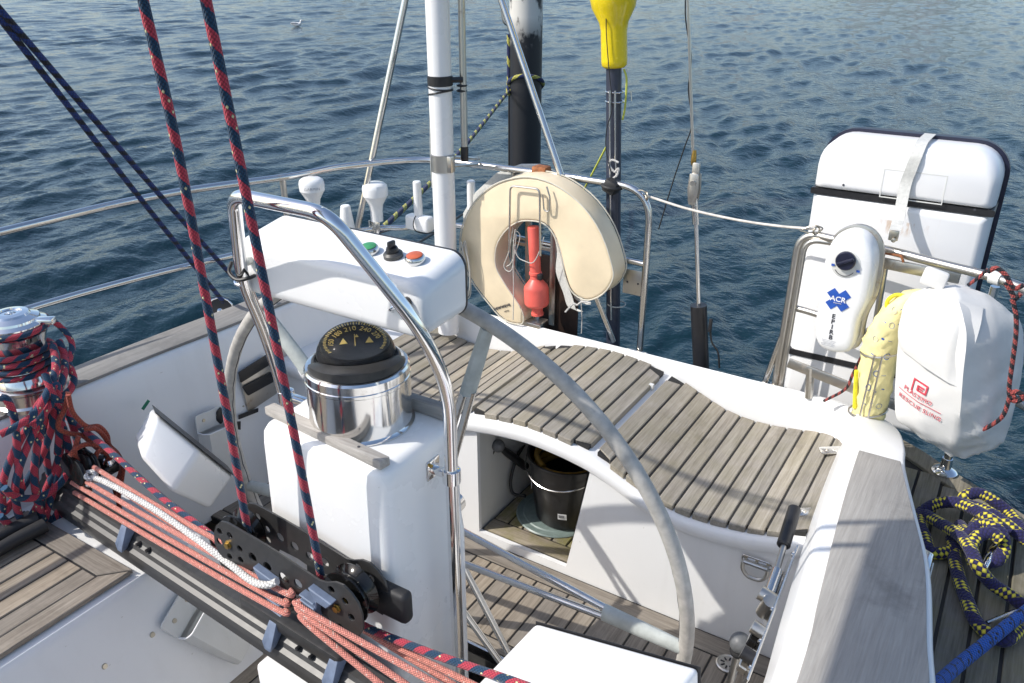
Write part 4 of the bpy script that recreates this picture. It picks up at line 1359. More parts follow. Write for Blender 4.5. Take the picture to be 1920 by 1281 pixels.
obj('raking_leg', tube([(-0.528, 2.53, 0.807), (-0.584, 2.53, 0.504), (-0.597, 2.53, 0.439)], .0095, 12), M['steel'], rq)
obj('foot_plate', join(obox((-.545, 2.535, .47), .07, .04, .012, None, .003), tube([(-.547, 2.53, .402), (-.547, 2.53, .52)], .017, 14)), M['steel_dull'], rq)
for s_ in (-1, 1):
    obj('shackle', ring((-.545 + s_ * .036, 2.525, .50), (.2, 1, .2), .017, .0035), M['steel_dull'], rq)
q0, q1 = Vector((-0.504, 2.47, 0.635)), Vector((-0.142, 2.47, 0.572))
obj('flat_bar', obox((q0 + q1) / 2, (q1 - q0).length, .012, .032, Matrix.Rotation(math.atan2(-(q1.z - q0.z), q1.x - q0.x), 3, 'Y'), .003), M['steel_dull'], rq)
q0, q1 = Vector((-0.293, 2.47, 1.012)), Vector((-0.086, 2.47, 1.004))
obj('flat_bar', obox((q0 + q1) / 2, (q1 - q0).length, .012, .032, Matrix.Rotation(math.atan2(-(q1.z - q0.z), q1.x - q0.x), 3, 'Y'), .003), M['steel_dull'], rq)
obj('upright', tube([(-0.28, 2.475, 1), (-0.274, 2.475, 0.8)], .009, 10), M['steel_dull'], rq)
obj('upright', tube([(-0.435, 2.475, 0.632), (-0.426, 2.475, 0.529)], .013, 10), M['steel_dull'], rq)
obj('hook_rod', tube(fillet([(-0.313, 2.455, 1.045), (-0.242, 2.455, 1.045), (-0.233, 2.455, 1.028)], .006, 3), .0035, 7), M['rust'], rq)
q = Vector((-0.004, 2.445, 0.41))
obj('stanchion', join(tube([tuple(q), tuple(q + Vector((.005, -.01, .60)))], .0115, 14), ring(q + Vector((-.012, -.02, .012)), (.3, 1, 0), .012, .003),
                      lathe([(.035, 0), (.036, .006), (.030, .012), (.016, .018), (.0145, .05)], q, n=24)), M['chrome'], rq)
obj('rail_sleeve', tube([(-0.014, 2.402, 1.045), (0.011, 2.39, 1.045)], .018, 14), M['gel_grey'], rq)

# ================================================================== LIFERAFT
raft = thing('liferaft_canister', (-.30, 2.62, .42), 'white hard shell liferaft canister strapped upright outside the stern rail', 'liferaft')


def rshell(x0, x1, z0, z1, r, y):
    """Rounded rectangle in the XZ plane; r = (bottom radius, top radius)."""
    rb0, rt0 = r if isinstance(r, tuple) else (r, r)
    out = []
    for cx, cz, a0, q in ((x1 - rb0, z0 + rb0, -90, rb0), (x1 - rt0, z1 - rt0, 0, rt0), (x0 + rt0, z1 - rt0, 90, rt0), (x0 + rb0, z0 + rb0, 180, rb0)):
        for k in range(8):
            t = rad(a0 + 90 * k / 7)
            out.append((cx + q * math.cos(t), y, cz + q * math.sin(t)))
    return out


X0, X1, Z0, Z1 = -.548, -.048, .40, 1.318
SPLIT = (-0.503, 2.63, 1.153)[2]
front_up = [rshell(X0 + .030, X1 - .030, SPLIT + .026, Z1 - .034, (.012, .06), 2.617), rshell(X0 + .018, X1 - .018, SPLIT + .016, Z1 - .020, (.012, .07), 2.622), rshell(X0 + .006, X1 - .006, SPLIT + .010, Z1 - .007, (.010, .08), 2.640),
            rshell(X0, X1, SPLIT + .008, Z1, (.010, .085), 2.675), rshell(X0, X1, SPLIT + .008, Z1, (.010, .085), 2.765)]
obj('shell_half', loft(front_up, True), M['raft'], raft, 50)
front_lo = [rshell(X0 + .030, X1 - .030, Z0 + .034, SPLIT - .026, (.05, .012), 2.620), rshell(X0 + .018, X1 - .018, Z0 + .020, SPLIT - .016, (.05, .012), 2.625), rshell(X0 + .006, X1 - .006, Z0 + .007, SPLIT - .010, (.06, .010), 2.643),
            rshell(X0, X1, Z0, SPLIT - .008, (.07, .010), 2.68), rshell(X0, X1, Z0, SPLIT - .008, (.07, .010), 2.765)]
obj('shell_half', loft(front_lo, True), M['raft'], raft, 50)
obj('seam_band', loft([rshell(X0 - .003, X1 + .003, SPLIT - .010, SPLIT + .010, .006, 2.628), rshell(X0 - .003, X1 + .003, SPLIT - .011, SPLIT + .011, .006, 2.77)], True), M['black'], raft)
obj('back_shell', loft([rshell(X0 - .010, X1 + .013, Z0 - .010, Z1 + .010, .096, 2.766), rshell(X0 - .010, X1 + .013, Z0 - .010, Z1 + .010, .096, 2.79), rshell(X0 + .006, X1 - .006, Z0 + .006, Z1 - .006, .085, 2.90),
                        rshell(X0 + .05, X1 - .05, Z0 + .05, Z1 - .05, .06, 2.93)], True), M['navy'], raft, 50)
bz = (-0.505, 2.63, 0.607)[2]
obj('lower_band', loft([rshell(X0 - .003, X1 + .003, bz - .010, bz + .010, .006, 2.6165), rshell(X0 - .003, X1 + .003, bz - .010, bz + .010, .006, 2.77)], True), M['black'], raft)
lx0, lz0 = (-0.351, 2.617, 1.247)[0], (-0.351, 2.617, 1.247)[2]
fr = [(lx0, lz0), (lx0 + .17, lz0), (lx0 + .17, lz0 - .085), (lx0, lz0 - .085)]
ins = [(lx0 + .003, lz0 - .003), (lx0 + .167, lz0 - .003), (lx0 + .167, lz0 - .082), (lx0 + .003, lz0 - .082)]
obj('label_frame', xf(plate(fr, [ins[::-1]], .0022), frame((0, 2.6175, 0), (1, 0, 0), (0, 0, 1))), M['gel_grey'], raft)
for q in ((-0.456, 2.617, 1.184), (-0.096, 2.617, 1.161)):
    obj('rivet', lathe([(.0035, -.001), (.0035, .0015), (0, .002)], q, (0, -1, 0), 8), M['dark_print'], raft)
sp = [((-0.264, 2.69, 1.318)[0], 2.77, 1.330), ((-0.268, 2.66, 1.32)[0], 2.69, 1.328), ((-0.27, 2.66, 1.304)[0], 2.645, 1.322), ((-0.272, 2.62, 1.296)[0], 2.612, 1.298), (-0.279, 2.608, 1.252), (-0.285, 2.606, 1.204), (-0.28, 2.56, 1.121), (-0.274, 2.47, 1.098)]
sp = catmull(sp, 5)
obj('strap', bevel_data(loft([[tuple(p + Vector((-.0155, -.002, 0))), tuple(p + Vector((.0155, -.002, 0))), tuple(p + Vector((.0155, .002, .001))), tuple(p + Vector((-.0155, .002, .001)))] for p in sp], True), 0), M['webbing'], raft)
obj('strap_buckle', join(obox((-0.272, 2.455, 1.1), .026, .008, .03, None, .003), lathe([(.007, 0), (.007, .006), (0, .008)], (-0.269, 2.447, 1.09), (0, -1, 0), 8)), M['screw'], raft)

# ================================================================== EPIRB
ep = thing('distress_beacon', (-0.338, 2.38, 0.76), 'white emergency beacon case with black knob and blue cross emblem on the rail', 'beacon')
eo = [(-0.374, 2.385, 1.114), (-0.337, 2.385, 1.111), (-0.31, 2.385, 1.087), (-0.295, 2.385, 1.048), (-0.291, 2.385, 0.994), (-0.291, 2.385, 0.929), (-0.303, 2.385, 0.877), (-0.306, 2.385, 0.843), (-0.306, 2.385, 0.792), (-0.321, 2.385, 0.757), (-0.368, 2.385, 0.747), (-0.404, 2.385, 0.759), (-0.423, 2.385, 0.795), (-0.427, 2.385, 0.849), (-0.422, 2.385, 0.901), (-0.426, 2.385, 0.951), (-0.429, 2.385, 0.999), (-0.427, 2.385, 1.048), (-0.413, 2.385, 1.088)]
eo = [Vector(p) for p in catmull(eo, 3, True)]
cc = sum(eo, Vector()) / len(eo)
lay = []
for (y_, s_) in ((2.425, 1.0), (2.40, 1.0), (2.375, .975), (2.362, .92), (2.355, .82), (2.352, .6)):
    lay.append([(cc.x + (p.x - cc.x) * (1 - (1 - s_) * 1.0), y_, cc.z + (p.z - cc.z) * (1 - (1 - s_) * .5)) for p in eo])
obj('case', loft(lay, True), M['gel_clean'], ep, 60)
et_ = tree_of(loft(lay, True))
obj('back_bracket', prism([(cc.x + (p.x - cc.x) * 1.12 + .004, 2.428, cc.z + (p.z - cc.z) * 1.05) for p in eo], (0, .012, 0), .003), M['steel_dull'], ep)
kq = Vector((-0.368, 2.352, 1.04))
kb = obj('dial', lathe([(.040, -.004), (.040, .002), (.038, .003), (0, .003)], kq + Vector((0, .001, -.012)), (0, -1, 0), 32), M['gel_grey'], ep)
obj('knob', join(lathe([(.0265, .002), (.027, .012), (.024, .016), (0, .016)], kq, (0, -1, 0), 32), obox(kq + Vector((0, -.018, 0)), .048, .010, .009, Matrix.Rotation(rad(-28), 3, 'Y'), .003)), M['navy'], kb)
arc = [kq + Vector((.030 * math.cos(t), -.0038, -.012 + .034 * math.sin(t))) for t in np.linspace(rad(215), rad(325), 12)]
obj('arc_mark', tube(arc, .0009, 5), M['dark_print'], ep)
for dx in (-.032, .036):
    obj('mark', obox(kq + Vector((dx, -.004, -.022 - dx * .1)), .009, .001, .006), M['blue_print'], ep)
eq = Vector((-0.371, 2.351, 0.92))
ux_, uz_ = Vector((1, 0, -.02)), Vector((.05, 0, 1))
for rot in (45, -45):
    obj('emblem_arm', conform(obox((0, 0, 0), .068, .026, .0008, Matrix.Rotation(rad(rot), 3, 'Z')), frame(eq, ux_, uz_), et_, .0010 if rot > 0 else .0016), M['blue_print'], ep)
obj('emblem_panel', conform(obox((0, 0, 0), .040, .022, .0006), frame(eq, ux_, uz_), et_, .0026), M['blue_print'], ep)
obj('lettering', conform(text_data('ACR', .0215, .0006, bold=.0004), frame(eq + Vector((0, 0, .002)), ux_, uz_), et_, .0036), M['paper'], ep, 0)
obj('lettering', conform(text_data('electronics', .0050, .0006), frame(eq + Vector((0, 0, -.0095)), ux_, uz_), et_, .0036), M['paper'], ep, 0)
e0, e1 = Vector((-0.375, 2.351, 0.867)), Vector((-0.373, 2.351, 0.801))
for i, ch in enumerate('EPIRB'):
    obj('lettering', conform(text_data(ch, .0185, .0008, bold=.0006), frame(e0.lerp(e1, i / 4), ux_, uz_), et_), M['dark_print'], ep, 0)
for i in range(5):
    q = Vector((-0.377, 2.352, 0.786)) + Vector((0, -.002, .004 - i * .0042))
    obj('small_print', conform(obox((0, 0, 0), .040 - .006 * (i % 3), .0012, .0006), frame(q, ux_, uz_), et_), M['feather_grey'], ep)

# ================================================================== YELLOW HEAVING LINE BAG
yb = thing('heaving_line_bag', (-0.233, 2.36, 0.558), 'yellow printed heaving line bag standing in a round wire cage on the rail', 'throw bag')
cp = [(-0.232, 2.375, 0.547), (-0.233, 2.375, 0.587), (-0.234, 2.375, 0.676), (-0.239, 2.375, 0.779), (-0.235, 2.375, 0.847), (-0.213, 2.375, 0.917), (-0.186, 2.375, 0.974)]
secs_ = []
cpp = catmull(cp, 5)
for i, p in enumerate(cpp):
    t = i / (len(cpp) - 1)
    r_ = np.interp(t, [0, .06, .3, .6, .85, 1], [.030, .044, .049, .050, .046, .030])
    a_, b_, w_ = axes((Vector(cp[-1]) - Vector(cp[0])))
    rng_ = random.Random(i)
    secs_.append([tuple(p + (Vector((1, 0, .25)).normalized() * math.cos(2 * math.pi * k / 22) + Vector((0, 1, 0)) * math.sin(2 * math.pi * k / 22)) *
                        (r_ * (1 + .05 * math.sin(k * 2.1 + i * .9) + .05 * math.sin(k * 5 + i * 2.3) + .03 * math.sin(k * 3 - i * 1.7)))) for k in range(22)])
bag_ = obj('bag', loft(secs_, True), M['yellow_bag'], yb, 60)
yt_ = tree_of(loft(secs_, True))
for i, q in enumerate([(-0.231, 2.322, 0.835), (-0.231, 2.322, 0.782), (-0.229, 2.322, 0.727), (-0.224, 2.322, 0.677), (-0.225, 2.322, 0.629), (-0.216, 2.322, 0.884), (-0.199, 2.322, 0.927)]):
    for j in range(3):
        qq = Vector((q[0] - .020 + j * .019, q[1], q[2] + .006 * ((i + j) % 2)))
        if (i + j) % 3 == 0:
            d_ = tube([(.007 * math.cos(t), .009 * math.sin(t), .0003) for t in np.linspace(0, 6.28, 13)[:-1]], .0009, 5, True)[:2]
        else:
            d_ = obox((0, 0, 0), .011 - .003 * ((i + j) % 2), .0022 + .002 * (j % 2), .0006, Matrix.Rotation(.5 * ((i * j) % 3 - 1), 3, 'Z'))
        obj('printed_mark', conform(d_, frame(qq, (1, 0, .1), (-.2, 0, 1)), yt_), M['blue_print'] if (i + j) % 2 else M['feather_grey'], bag_)
cage = obj('wire_cage', join(ring((-0.232, 2.375, 0.787), (-.25, 0, 1), .058, .0032), ring((-0.238, 2.375, 0.589), (-.25, 0, 1), .054, .0032),
                             tube([(-0.243, 2.318, 0.791), (-0.25, 2.322, 0.59)], .0028, 6), tube([(-0.223, 2.317, 0.793), (-0.227, 2.321, 0.592)], .0028, 6)), M['steel_dull'], yb)
obj('yellow_cord', tube([(-0.199, 2.36, 0.964), (-0.223, 2.36, 0.964), (-0.24, 2.36, 0.949), (-0.244, 2.36, 0.929), (-0.234, 2.36, 0.915)], .0055, 8, sub=5), M['yellow_cord'], yb)
obj('yellow_cord', tube([(-0.286, 2.345, 0.719), (-0.279, 2.345, 0.66), (-0.271, 2.345, 0.599)], .006, 8, sub=5), M['yellow_cord'], yb)

# ================================================================== RESCUE SLING BAG
rb_ = thing('rescue_sling_bag', (-0.008, 2.28, 0.558), 'white canvas rescue sling bag with red print hanging from the rail', 'bag')
rows = [
    [(-0.179, 2.29, 1.003), (-0.142, 2.29, 1.03), (-0.089, 2.3, 1.04), (-0.019, 2.32, 1.025), (0.035, 2.34, 0.992)],
    [(-0.193, 2.26, 0.971), (-0.145, 2.225, 1.021), (-0.073, 2.205, 1.043), (0.004, 2.25, 1.013), (0.066, 2.31, 0.973)],
    [(-0.189, 2.25, 0.906), (-0.129, 2.19, 0.935), (-0.033, 2.14, 0.978), (0.034, 2.215, 0.943), (0.091, 2.3, 0.909)],
    [(-0.179, 2.25, 0.813), (-0.116, 2.185, 0.838), (-0.017, 2.13, 0.87), (0.05, 2.205, 0.839), (0.106, 2.29, 0.822)],
    [(-0.166, 2.25, 0.718), (-0.103, 2.185, 0.748), (-0.002, 2.14, 0.762), (0.064, 2.195, 0.742), (0.112, 2.28, 0.734)],
    [(-0.15, 2.26, 0.647), (-0.078, 2.205, 0.657), (0.003, 2.18, 0.654), (0.068, 2.21, 0.659), (0.113, 2.28, 0.654)],
    [(-0.122, 2.29, 0.61), (-0.061, 2.25, 0.606), (0.001, 2.24, 0.584), (0.062, 2.25, 0.613), (0.103, 2.29, 0.625)]]
def flatrow(r_, k=7):
    out = []
    for i in range(len(r_) - 1):
        for j in range(k):
            out.append(Vector(r_[i]).lerp(Vector(r_[i + 1]), j / k))
    return out + [Vector(r_[-1])]


grid = [flatrow(r_) for r_ in rows]
cols_ = [catmull([g[j] for g in grid], 6) for j in range(len(grid[0]))]
rw = random.Random(5)
def wrinkle(p):
    k = .35 + 1.3 * max(0.0, min(1.0, (p.x + .01) / .05)) + 1.1 * max(0.0, min(1.0, (.66 - p.z) / .08))
    r1 = abs(math.sin(p.x * 26 - p.z * 34 + .6)) ** .6
    r2 = abs(math.sin(p.x * 38 + p.z * 21 + 2.0)) ** .5
    return k * (-.0065 * (1 - r1) - .004 * (1 - r2) + .0012 * math.sin(p.z * 150 + math.sin(p.x * 60) * 2))


F_grid = [[tuple(p + Vector((0, wrinkle(p), wrinkle(p) * .4))) for p in c_] for c_ in cols_]
nc, nr_ = len(F_grid), len(F_grid[0])
V_ = [p for c_ in F_grid for p in c_]
back = [(p[0] * .94 + .012, 2.345, p[2] * .97 + .02) for c_ in F_grid for p in c_]
Fc = []
for i in range(nc - 1):
    for j in range(nr_ - 1):
        Fc.append((i * nr_ + j, (i + 1) * nr_ + j, (i + 1) * nr_ + j + 1, i * nr_ + j + 1))
nb = len(V_)
border = [i * nr_ for i in range(nc)] + [(nc - 1) * nr_ + j for j in range(1, nr_)] + [i * nr_ + nr_ - 1 for i in range(nc - 2, -1, -1)] + [j for j in range(nr_ - 2, 0, -1)]
for k in range(len(border)):
    a_, b_ = border[k], border[(k + 1) % len(border)]
    Fc.append((b_, a_, nb + a_, nb + b_))
Fc.append(tuple(nb + k for k in border))
used_ = sorted(set(i for f in Fc for i in f))
re_ = {o: n_ for n_, o in enumerate(used_)}
allv = V_ + back
sack_ = bevel_data(([allv[i] for i in used_], [tuple(re_[i] for i in f) for f in Fc]), 0)
obj('sack', sack_, M['canvas'], rb_, 50)
bt_ = tree_of(sack_)
frow = [
    [(-0.191, 2.252, 0.969), (-0.143, 2.215, 1.022), (-0.073, 2.204, 1.042), (-0.012, 2.24, 1.019)],
    [(-0.191, 2.24, 0.921), (-0.132, 2.18, 0.958), (-0.062, 2.158, 0.983), (-0.008, 2.185, 0.985)],
    [(-0.183, 2.238, 0.881), (-0.123, 2.175, 0.898), (-0.055, 2.15, 0.895), (-0.012, 2.158, 0.914)],
    [(-0.174, 2.236, 0.865), (-0.113, 2.174, 0.86), (-0.05, 2.148, 0.842), (-0.023, 2.147, 0.835)]]
fg = [flatrow(r_, 6) for r_ in frow]
fcol = [catmull([g[j] for g in fg], 5) for j in range(len(fg[0]))]
lay_a = [[p + Vector((0, wrinkle(p) * .5 - .012, 0)) for p in c_] for c_ in fcol]
lay_b = [[p + Vector((0, .004, 0)) for p in c_] for c_ in lay_a]
obj('flap', bevel_data(loft([[tuple(p) for p in a_] + [tuple(p) for p in b_[::-1]] for a_, b_ in zip(lay_a, lay_b)], True), 0), M['canvas'], rb_, 60)
pu, pv = Vector((-0.044, 2.158, 0.715)) - Vector((-0.144, 2.205, 0.726)), Vector((-.10, -.02, 1))
o_ = Vector((-0.108, 2.183, 0.787)) + Vector((0, -.016, 0))
fr_ = frame(o_, pu, pv)
obj('flag_emblem', conform(join(obox((-.019, -.002, 0), .004, .040, .0012), obox((.002, .016, 0), .038, .005, .0012), obox((.020, .003, 0), .005, .028, .0012), obox((.008, -.009, 0), .026, .005, .0012),
                           obox((-.004, -.002, 0), .005, .016, .0012), obox((.004, .004, 0), .018, .005, .0012), obox((.006, -.002, 0), .010, .003, .0012)), fr_, bt_, .003), M['red_print'], rb_, 0)
o2 = Vector((-0.108, 2.183, 0.76)) + Vector((0, -.016, 0))
obj('lettering', conform(text_data('PLASTIMO', .0185, .0006), frame(o2, pu, pv), bt_, .0036), M['red_print'], rb_, 0)
o3 = Vector((-0.102, 2.183, 0.746)) + Vector((0, -.016, 0))
obj('rule', conform(join(*[box(-.064 + i * .008, -.056 + i * .008, -.0008, .0008, 0, .0008) for i in range(16)]), frame(o3, pu, pv), bt_, .0035), M['red_print'], rb_, 0)
o4 = Vector((-0.098, 2.183, 0.726)) + Vector((0, -.016, 0))
obj('lettering', conform(text_data('RESCUE SLING', .0190, .0006, 1.05), frame(o4, pu, pv), bt_, .0036), M['red_print'], rb_, 0)
obj('lifting_tab', obox((-0.136, 2.27, 1.058), .06, .02, .05, Matrix.Rotation(.2, 3, 'Y'), .008), M['canvas'], rb_)

cord = thing('lashing_cord', (0.057, 2.22, 1.004), 'black and red cord knotted round the rail and the rescue sling bag', 'cord')
for pts, r_ in (([(0.042, 2.19, 1.068), (0.058, 2.19, 1.03), (0.069, 2.19, 0.983), (0.077, 2.19, 0.921), (0.085, 2.19, 0.849), (0.093, 2.19, 0.814)], .0055), ([(0.093, 2.185, 0.816), (0.09, 2.185, 0.762), (0.068, 2.185, 0.724), (0.045, 2.185, 0.701)], .0055), ([(-0.022, 2.2, 1.12), (-0.007, 2.2, 1.132), (0.015, 2.2, 1.12), (0.039, 2.2, 1.091), (0.058, 2.2, 1.102)], .006),
                ([(0.02, 2.2, 1.101), (0.043, 2.2, 1.071), (0.044, 2.2, 1.058), (0.057, 2.2, 1.081)], .006), ([(0.088, 2.19, 0.82), (0.103, 2.19, 0.832), (0.12, 2.19, 0.826), (0.112, 2.19, 0.809), (0.094, 2.19, 0.81), (0.105, 2.19, 0.822)], .007), ([(-0.06, 2.33, 1.035), (-0.04, 2.33, 1.061), (-0.025, 2.33, 1.086)], .0045)):
    obj('strand', tube(pts, r_, 8, sub=6), M['black_red'], cord)
obj('strand', tube([(-0.282, 2.4, 0.758), (-0.3, 2.4, 0.682), (-0.313, 2.4, 0.625), (-0.37, 2.42, 0.558)], .0045, 8, sub=5), M['black_red'], cord)

tw = thing('twine_hank', (-1.735, 2.44, 0.689), 'hank of thin grey twine hanging beside the white pole', 'twine')
for i in range(6):
    pts = [(-1.744, 2.44, 0.827), (-1.756, 2.44, 0.75), (-1.754, 2.44, 0.664), (-1.74, 2.44, 0.609), (-1.722, 2.44, 0.637), (-1.722, 2.44, 0.725), (-1.735, 2.44, 0.797)]
    obj('loop', tube([tuple(Vector(p) + Vector((.006 * math.sin(i * 2.1), .006 * math.cos(i * 1.7), .012 * math.sin(i * 3.3 + j)))) for j, p in enumerate(pts)], .0019, 6, True, sub=4), M['twine'], tw)


# ================================================================== WINCH AND MAINSHEET
WX, WY = -2.305, 1.055
winch = thing('sheet_winch', (WX, WY, .642), 'chrome self tailing winch wrapped with red and blue rope on the left coaming', 'winch')
wc = (WX, WY, .642)
obj('base', lathe([(.105, 0), (.105, .012), (.098, .018), (.098, .050), (.103, .055), (.103, .062), (.090, .070)], wc, n=40), M['steel'], winch)
obj('drum', lathe([(.090, .070), (.086, .085), (.074, .110), (.070, .150), (.072, .185), (.080, .205), (.083, .212)], wc, n=40), M['binnacle'], winch)
obj('self_tailing_jaws', lathe([(.083, .212), (.086, .216), (.080, .222), (.078, .228), (.086, .236), (.086, .242), (.070, .250)], wc, n=40), M['chrome'], winch, 20)
obj('crown', join(lathe([(.072, .248), (.070, .256), (.050, .264), (.046, .270), (.030, .272), (.028, .268), (.014, .268), (.013, .262), (0, .262)], wc, n=36),
                  obox((WX + .07, WY + .045, .642 + .245), .07, .030, .020, Matrix.Rotation(.55, 3, 'Z'), .006)), M['chrome'], winch, 25)

sheet = thing('mainsheet', (-1.244, 0.92, 0.669), 'red and blue mainsheet rope rising from the traveller car and leading to the winch', 'rope')
SR_ = .0083
fallL = [(-1.239, 0.915, 0.671), (-1.228, 0.905, 0.962), (-1.211, 0.888, 1.246), (-1.184, 0.862, 1.524), (-1.168, 0.835, 1.751)]
fallR = [(-1.029, 0.915, 0.657), (-1.039, 0.905, 0.952), (-1.049, 0.888, 1.3), (-1.04, 0.862, 1.548), (-1.028, 0.835, 1.754)]
for nm, f_ in (('left', fallL), ('right', fallR)):
    p_ = [Vector(q) for q in f_]
    p_.append(p_[-1] + (p_[-1] - p_[-2]) * 1.1)
    obj('fall', tube(p_, SR_, 12, sub=14), M['sheet'], sheet, 60, label=nm + ' vertical part of the mainsheet')
obj('lead', tube([(-1.349, 0.925, 0.584), (-1.424, 0.95, 0.584), (-1.654, 0.985, 0.585), (-1.931, 1.03, 0.609), (-2.209, 1.07, 0.63), (WX + .09, WY + .05, .70)], SR_, 12, sub=14), M['sheet'], sheet, 60)
obj('lead', tube([(-0.98, 0.94, 0.559), (-0.918, 0.935, 0.563), (-0.768, 0.92, 0.599), (-0.637, 0.91, 0.634), (-0.535, 0.9, 0.663), (-0.412, 0.89, 0.691)], SR_, 12, sub=14), M['sheet'], sheet, 60)
hel = []
for k in range(0, 4 * 24 + 1):
    t = 2 * math.pi * k / 24
    r_ = .0835 if k > 12 else .0905
    hel.append((WX + r_ * math.cos(t + .6), WY + r_ * math.sin(t + .6), .727 + .0205 * k / 24 * 1.02))
obj('winch_turns', tube(hel, SR_, 12), M['sheet'], sheet, 60)
obj('winch_turns', tube([(WX + .088 * math.cos(t), WY + .088 * math.sin(t), .642 + .229) for t in np.linspace(-2.2, 3.4, 30)], SR_, 12), M['sheet'], sheet, 60)
obj('tail', tube([(WX + .088 * math.cos(3.4), WY + .088 * math.sin(3.4), .871), (-2.24, 1.111, 0.881), (-2.22, 1.139, 0.854), (-2.19, 1.142, 0.81), (-2.15, 1.098, 0.779), (-2.12, 1.038, 0.756), (-2.1, 0.965, 0.721), (-2.09, 0.918, 0.682)], SR_, 12, sub=10), M['sheet'], sheet, 60)

coil = thing('sheet_coil', (-2.13, 0.865, 0.37), 'hanging coil of red and blue sheet looped below the winch', 'rope coil')
rc = random.Random(11)
RC = SR_ * 1.22
neck_ = Vector((-2.085, 1.012, 0.74))
side3 = Vector((0.10, 1, 0)).normalized()
bots = [(-2.12, 0.824, 0.451), (-2.12, 0.856, 0.389), (-2.12, 0.898, 0.393), (-2.12, 0.929, 0.342), (-2.12, 0.974, 0.382)]
wids = (.048, .062, .040, .050, .040)
for i, (b_, w_) in enumerate(zip(bots, wids)):
    bot_ = Vector(b_) + Vector((.012 * (i % 3), 0, 0))
    top_ = neck_ + Vector((rc.uniform(-.02, .02), rc.uniform(-.022, .022), rc.uniform(-.01, .03)))
    pts = []
    for k in range(14):
        t = 2 * math.pi * k / 14
        f_ = (1 - math.cos(t)) / 2
        neck = .16 + .84 * math.sin(math.pi * min(1, f_ ** 1.25 * .86 + .06)) ** .9
        q = top_.lerp(bot_, f_) + side3 * (math.sin(t) * w_ * neck) + Vector((.010 * math.cos(t + i), 0, 0))
        pts.append(tuple(q))
    obj('loop', tube(pts, RC, 10, True, sub=6), M['sheet'], coil, 60)
# strands coming over the winch and gathered at the neck
for pts in ([(-2.2, 1.119, 0.8), (-2.13, 1.076, 0.778), (-2.09, 1.03, 0.752), (-2.07, 0.976, 0.717), (-2.07, 0.924, 0.685)], [(-2.2, 1.095, 0.821), (-2.12, 1.046, 0.793), (-2.08, 0.996, 0.762), (-2.06, 0.936, 0.723), (-2.06, 0.882, 0.71), (-2.07, 0.845, 0.702)],
            [(-2.21, 1.118, 0.823), (-2.14, 1.095, 0.767), (-2.12, 1.085, 0.735), (-2.1, 1.053, 0.721), (-2.08, 0.999, 0.724)], [(-2.1, 1.006, 0.8), (-2.07, 0.997, 0.744), (-2.07, 1.011, 0.7), (-2.08, 0.998, 0.645), (-2.1, 0.983, 0.56)],
            [(-2.1, 0.883, 0.784), (-2.09, 0.893, 0.772), (-2.09, 0.896, 0.709), (-2.1, 0.881, 0.599), (-2.11, 0.865, 0.485)], [(-2.08, 0.821, 0.549), (-2.08, 0.836, 0.514), (-2.08, 0.872, 0.484), (-2.08, 0.914, 0.471), (-2.08, 0.957, 0.48), (-2.08, 0.983, 0.501)], [(-2.11, 0.803, 0.458), (-2.11, 0.825, 0.405), (-2.11, 0.859, 0.364), (-2.11, 0.911, 0.357), (-2.11, 0.953, 0.386), (-2.11, 0.983, 0.432)]):
    obj('strand', tube(pts, RC, 10, sub=8), M['sheet'], coil, 60)

# ------------------------------------------------------------------ traveller control lines
ctl = thing('traveller_lines', (-1.513, 0.92, 0.571), 'faded salmon traveller control lines stretched along the track at left', 'rope')
L1 = .0066
for a_, b_, r_ in (((-2.04, 0.975, 0.522), (-1.108, 0.866, 0.634), L1), ((-2.037, 0.97, 0.494), (-1.122, 0.863, 0.606), L1), ((-2.027, 0.965, 0.467), (-1.123, 0.86, 0.582), L1),
                   ((-1.962, 1, 0.554), (-1.378, 0.93, 0.603), L1), ((-1.922, 1.01, 0.512), (-1.402, 0.935, 0.562), L1)):
    m_ = (Vector(a_) + Vector(b_)) / 2 + Vector((0, 0, -.004))
    obj('line', tube([a_, tuple(m_), b_, tuple(Vector(b_) + Vector((.03, .01, .002)))], r_, 10, sub=12), M['salmon'], ctl, 60)
ctr = thing('traveller_lines', (-0.805, 0.9, 0.585), 'faded salmon traveller control lines fanning out right of the car', 'rope')
for a_, b_ in (((-1.037, 0.862, 0.622), (-0.767, 0.855, 0.619)), ((-1.036, 0.862, 0.608), (-0.805, 0.852, 0.584)), ((-1.031, 0.86, 0.591), (-0.844, 0.848, 0.552)), ((-0.953, 0.94, 0.544), (-0.645, 0.92, 0.575)), ((-0.948, 0.95, 0.531), (-0.706, 0.935, 0.526))):
    d = Vector(b_) - Vector(a_)
    obj('line', tube([tuple(Vector(a_) - Vector((.01, -.012, -.004))), a_, b_, tuple(Vector(a_) + d * 2.0)], L1, 10, sub=12), M['salmon'], ctr, 60)
obj('adjuster_rope', tube([(-1.988, 0.985, 0.524), (-1.863, 0.972, 0.556), (-1.595, 0.94, 0.585), (-1.296, 0.885, 0.613), (-1.179, 0.858, 0.63), (-1.123, 0.853, 0.647), (-1.1, 0.862, 0.661)], .0078, 12, sub=12), M['white_rope'], None, 60,
    label='white braided rope lying between the salmon traveller lines', cat='rope')
wk = thing('rope_knot', (-1.966, 0.98, 0.531), 'white stopper knot at the end of the traveller rope', 'knot')
kq = Vector((-1.954, 0.978, 0.535))
obj('knot', tube([tuple(kq + Vector((.018 * math.cos(t * 2), .013 * math.sin(t * 3), .014 * math.sin(t * 2)))) for t in np.linspace(0, 6.28, 16)[:-1]], .007, 10, True, sub=4), M['white_rope'], wk, 60)

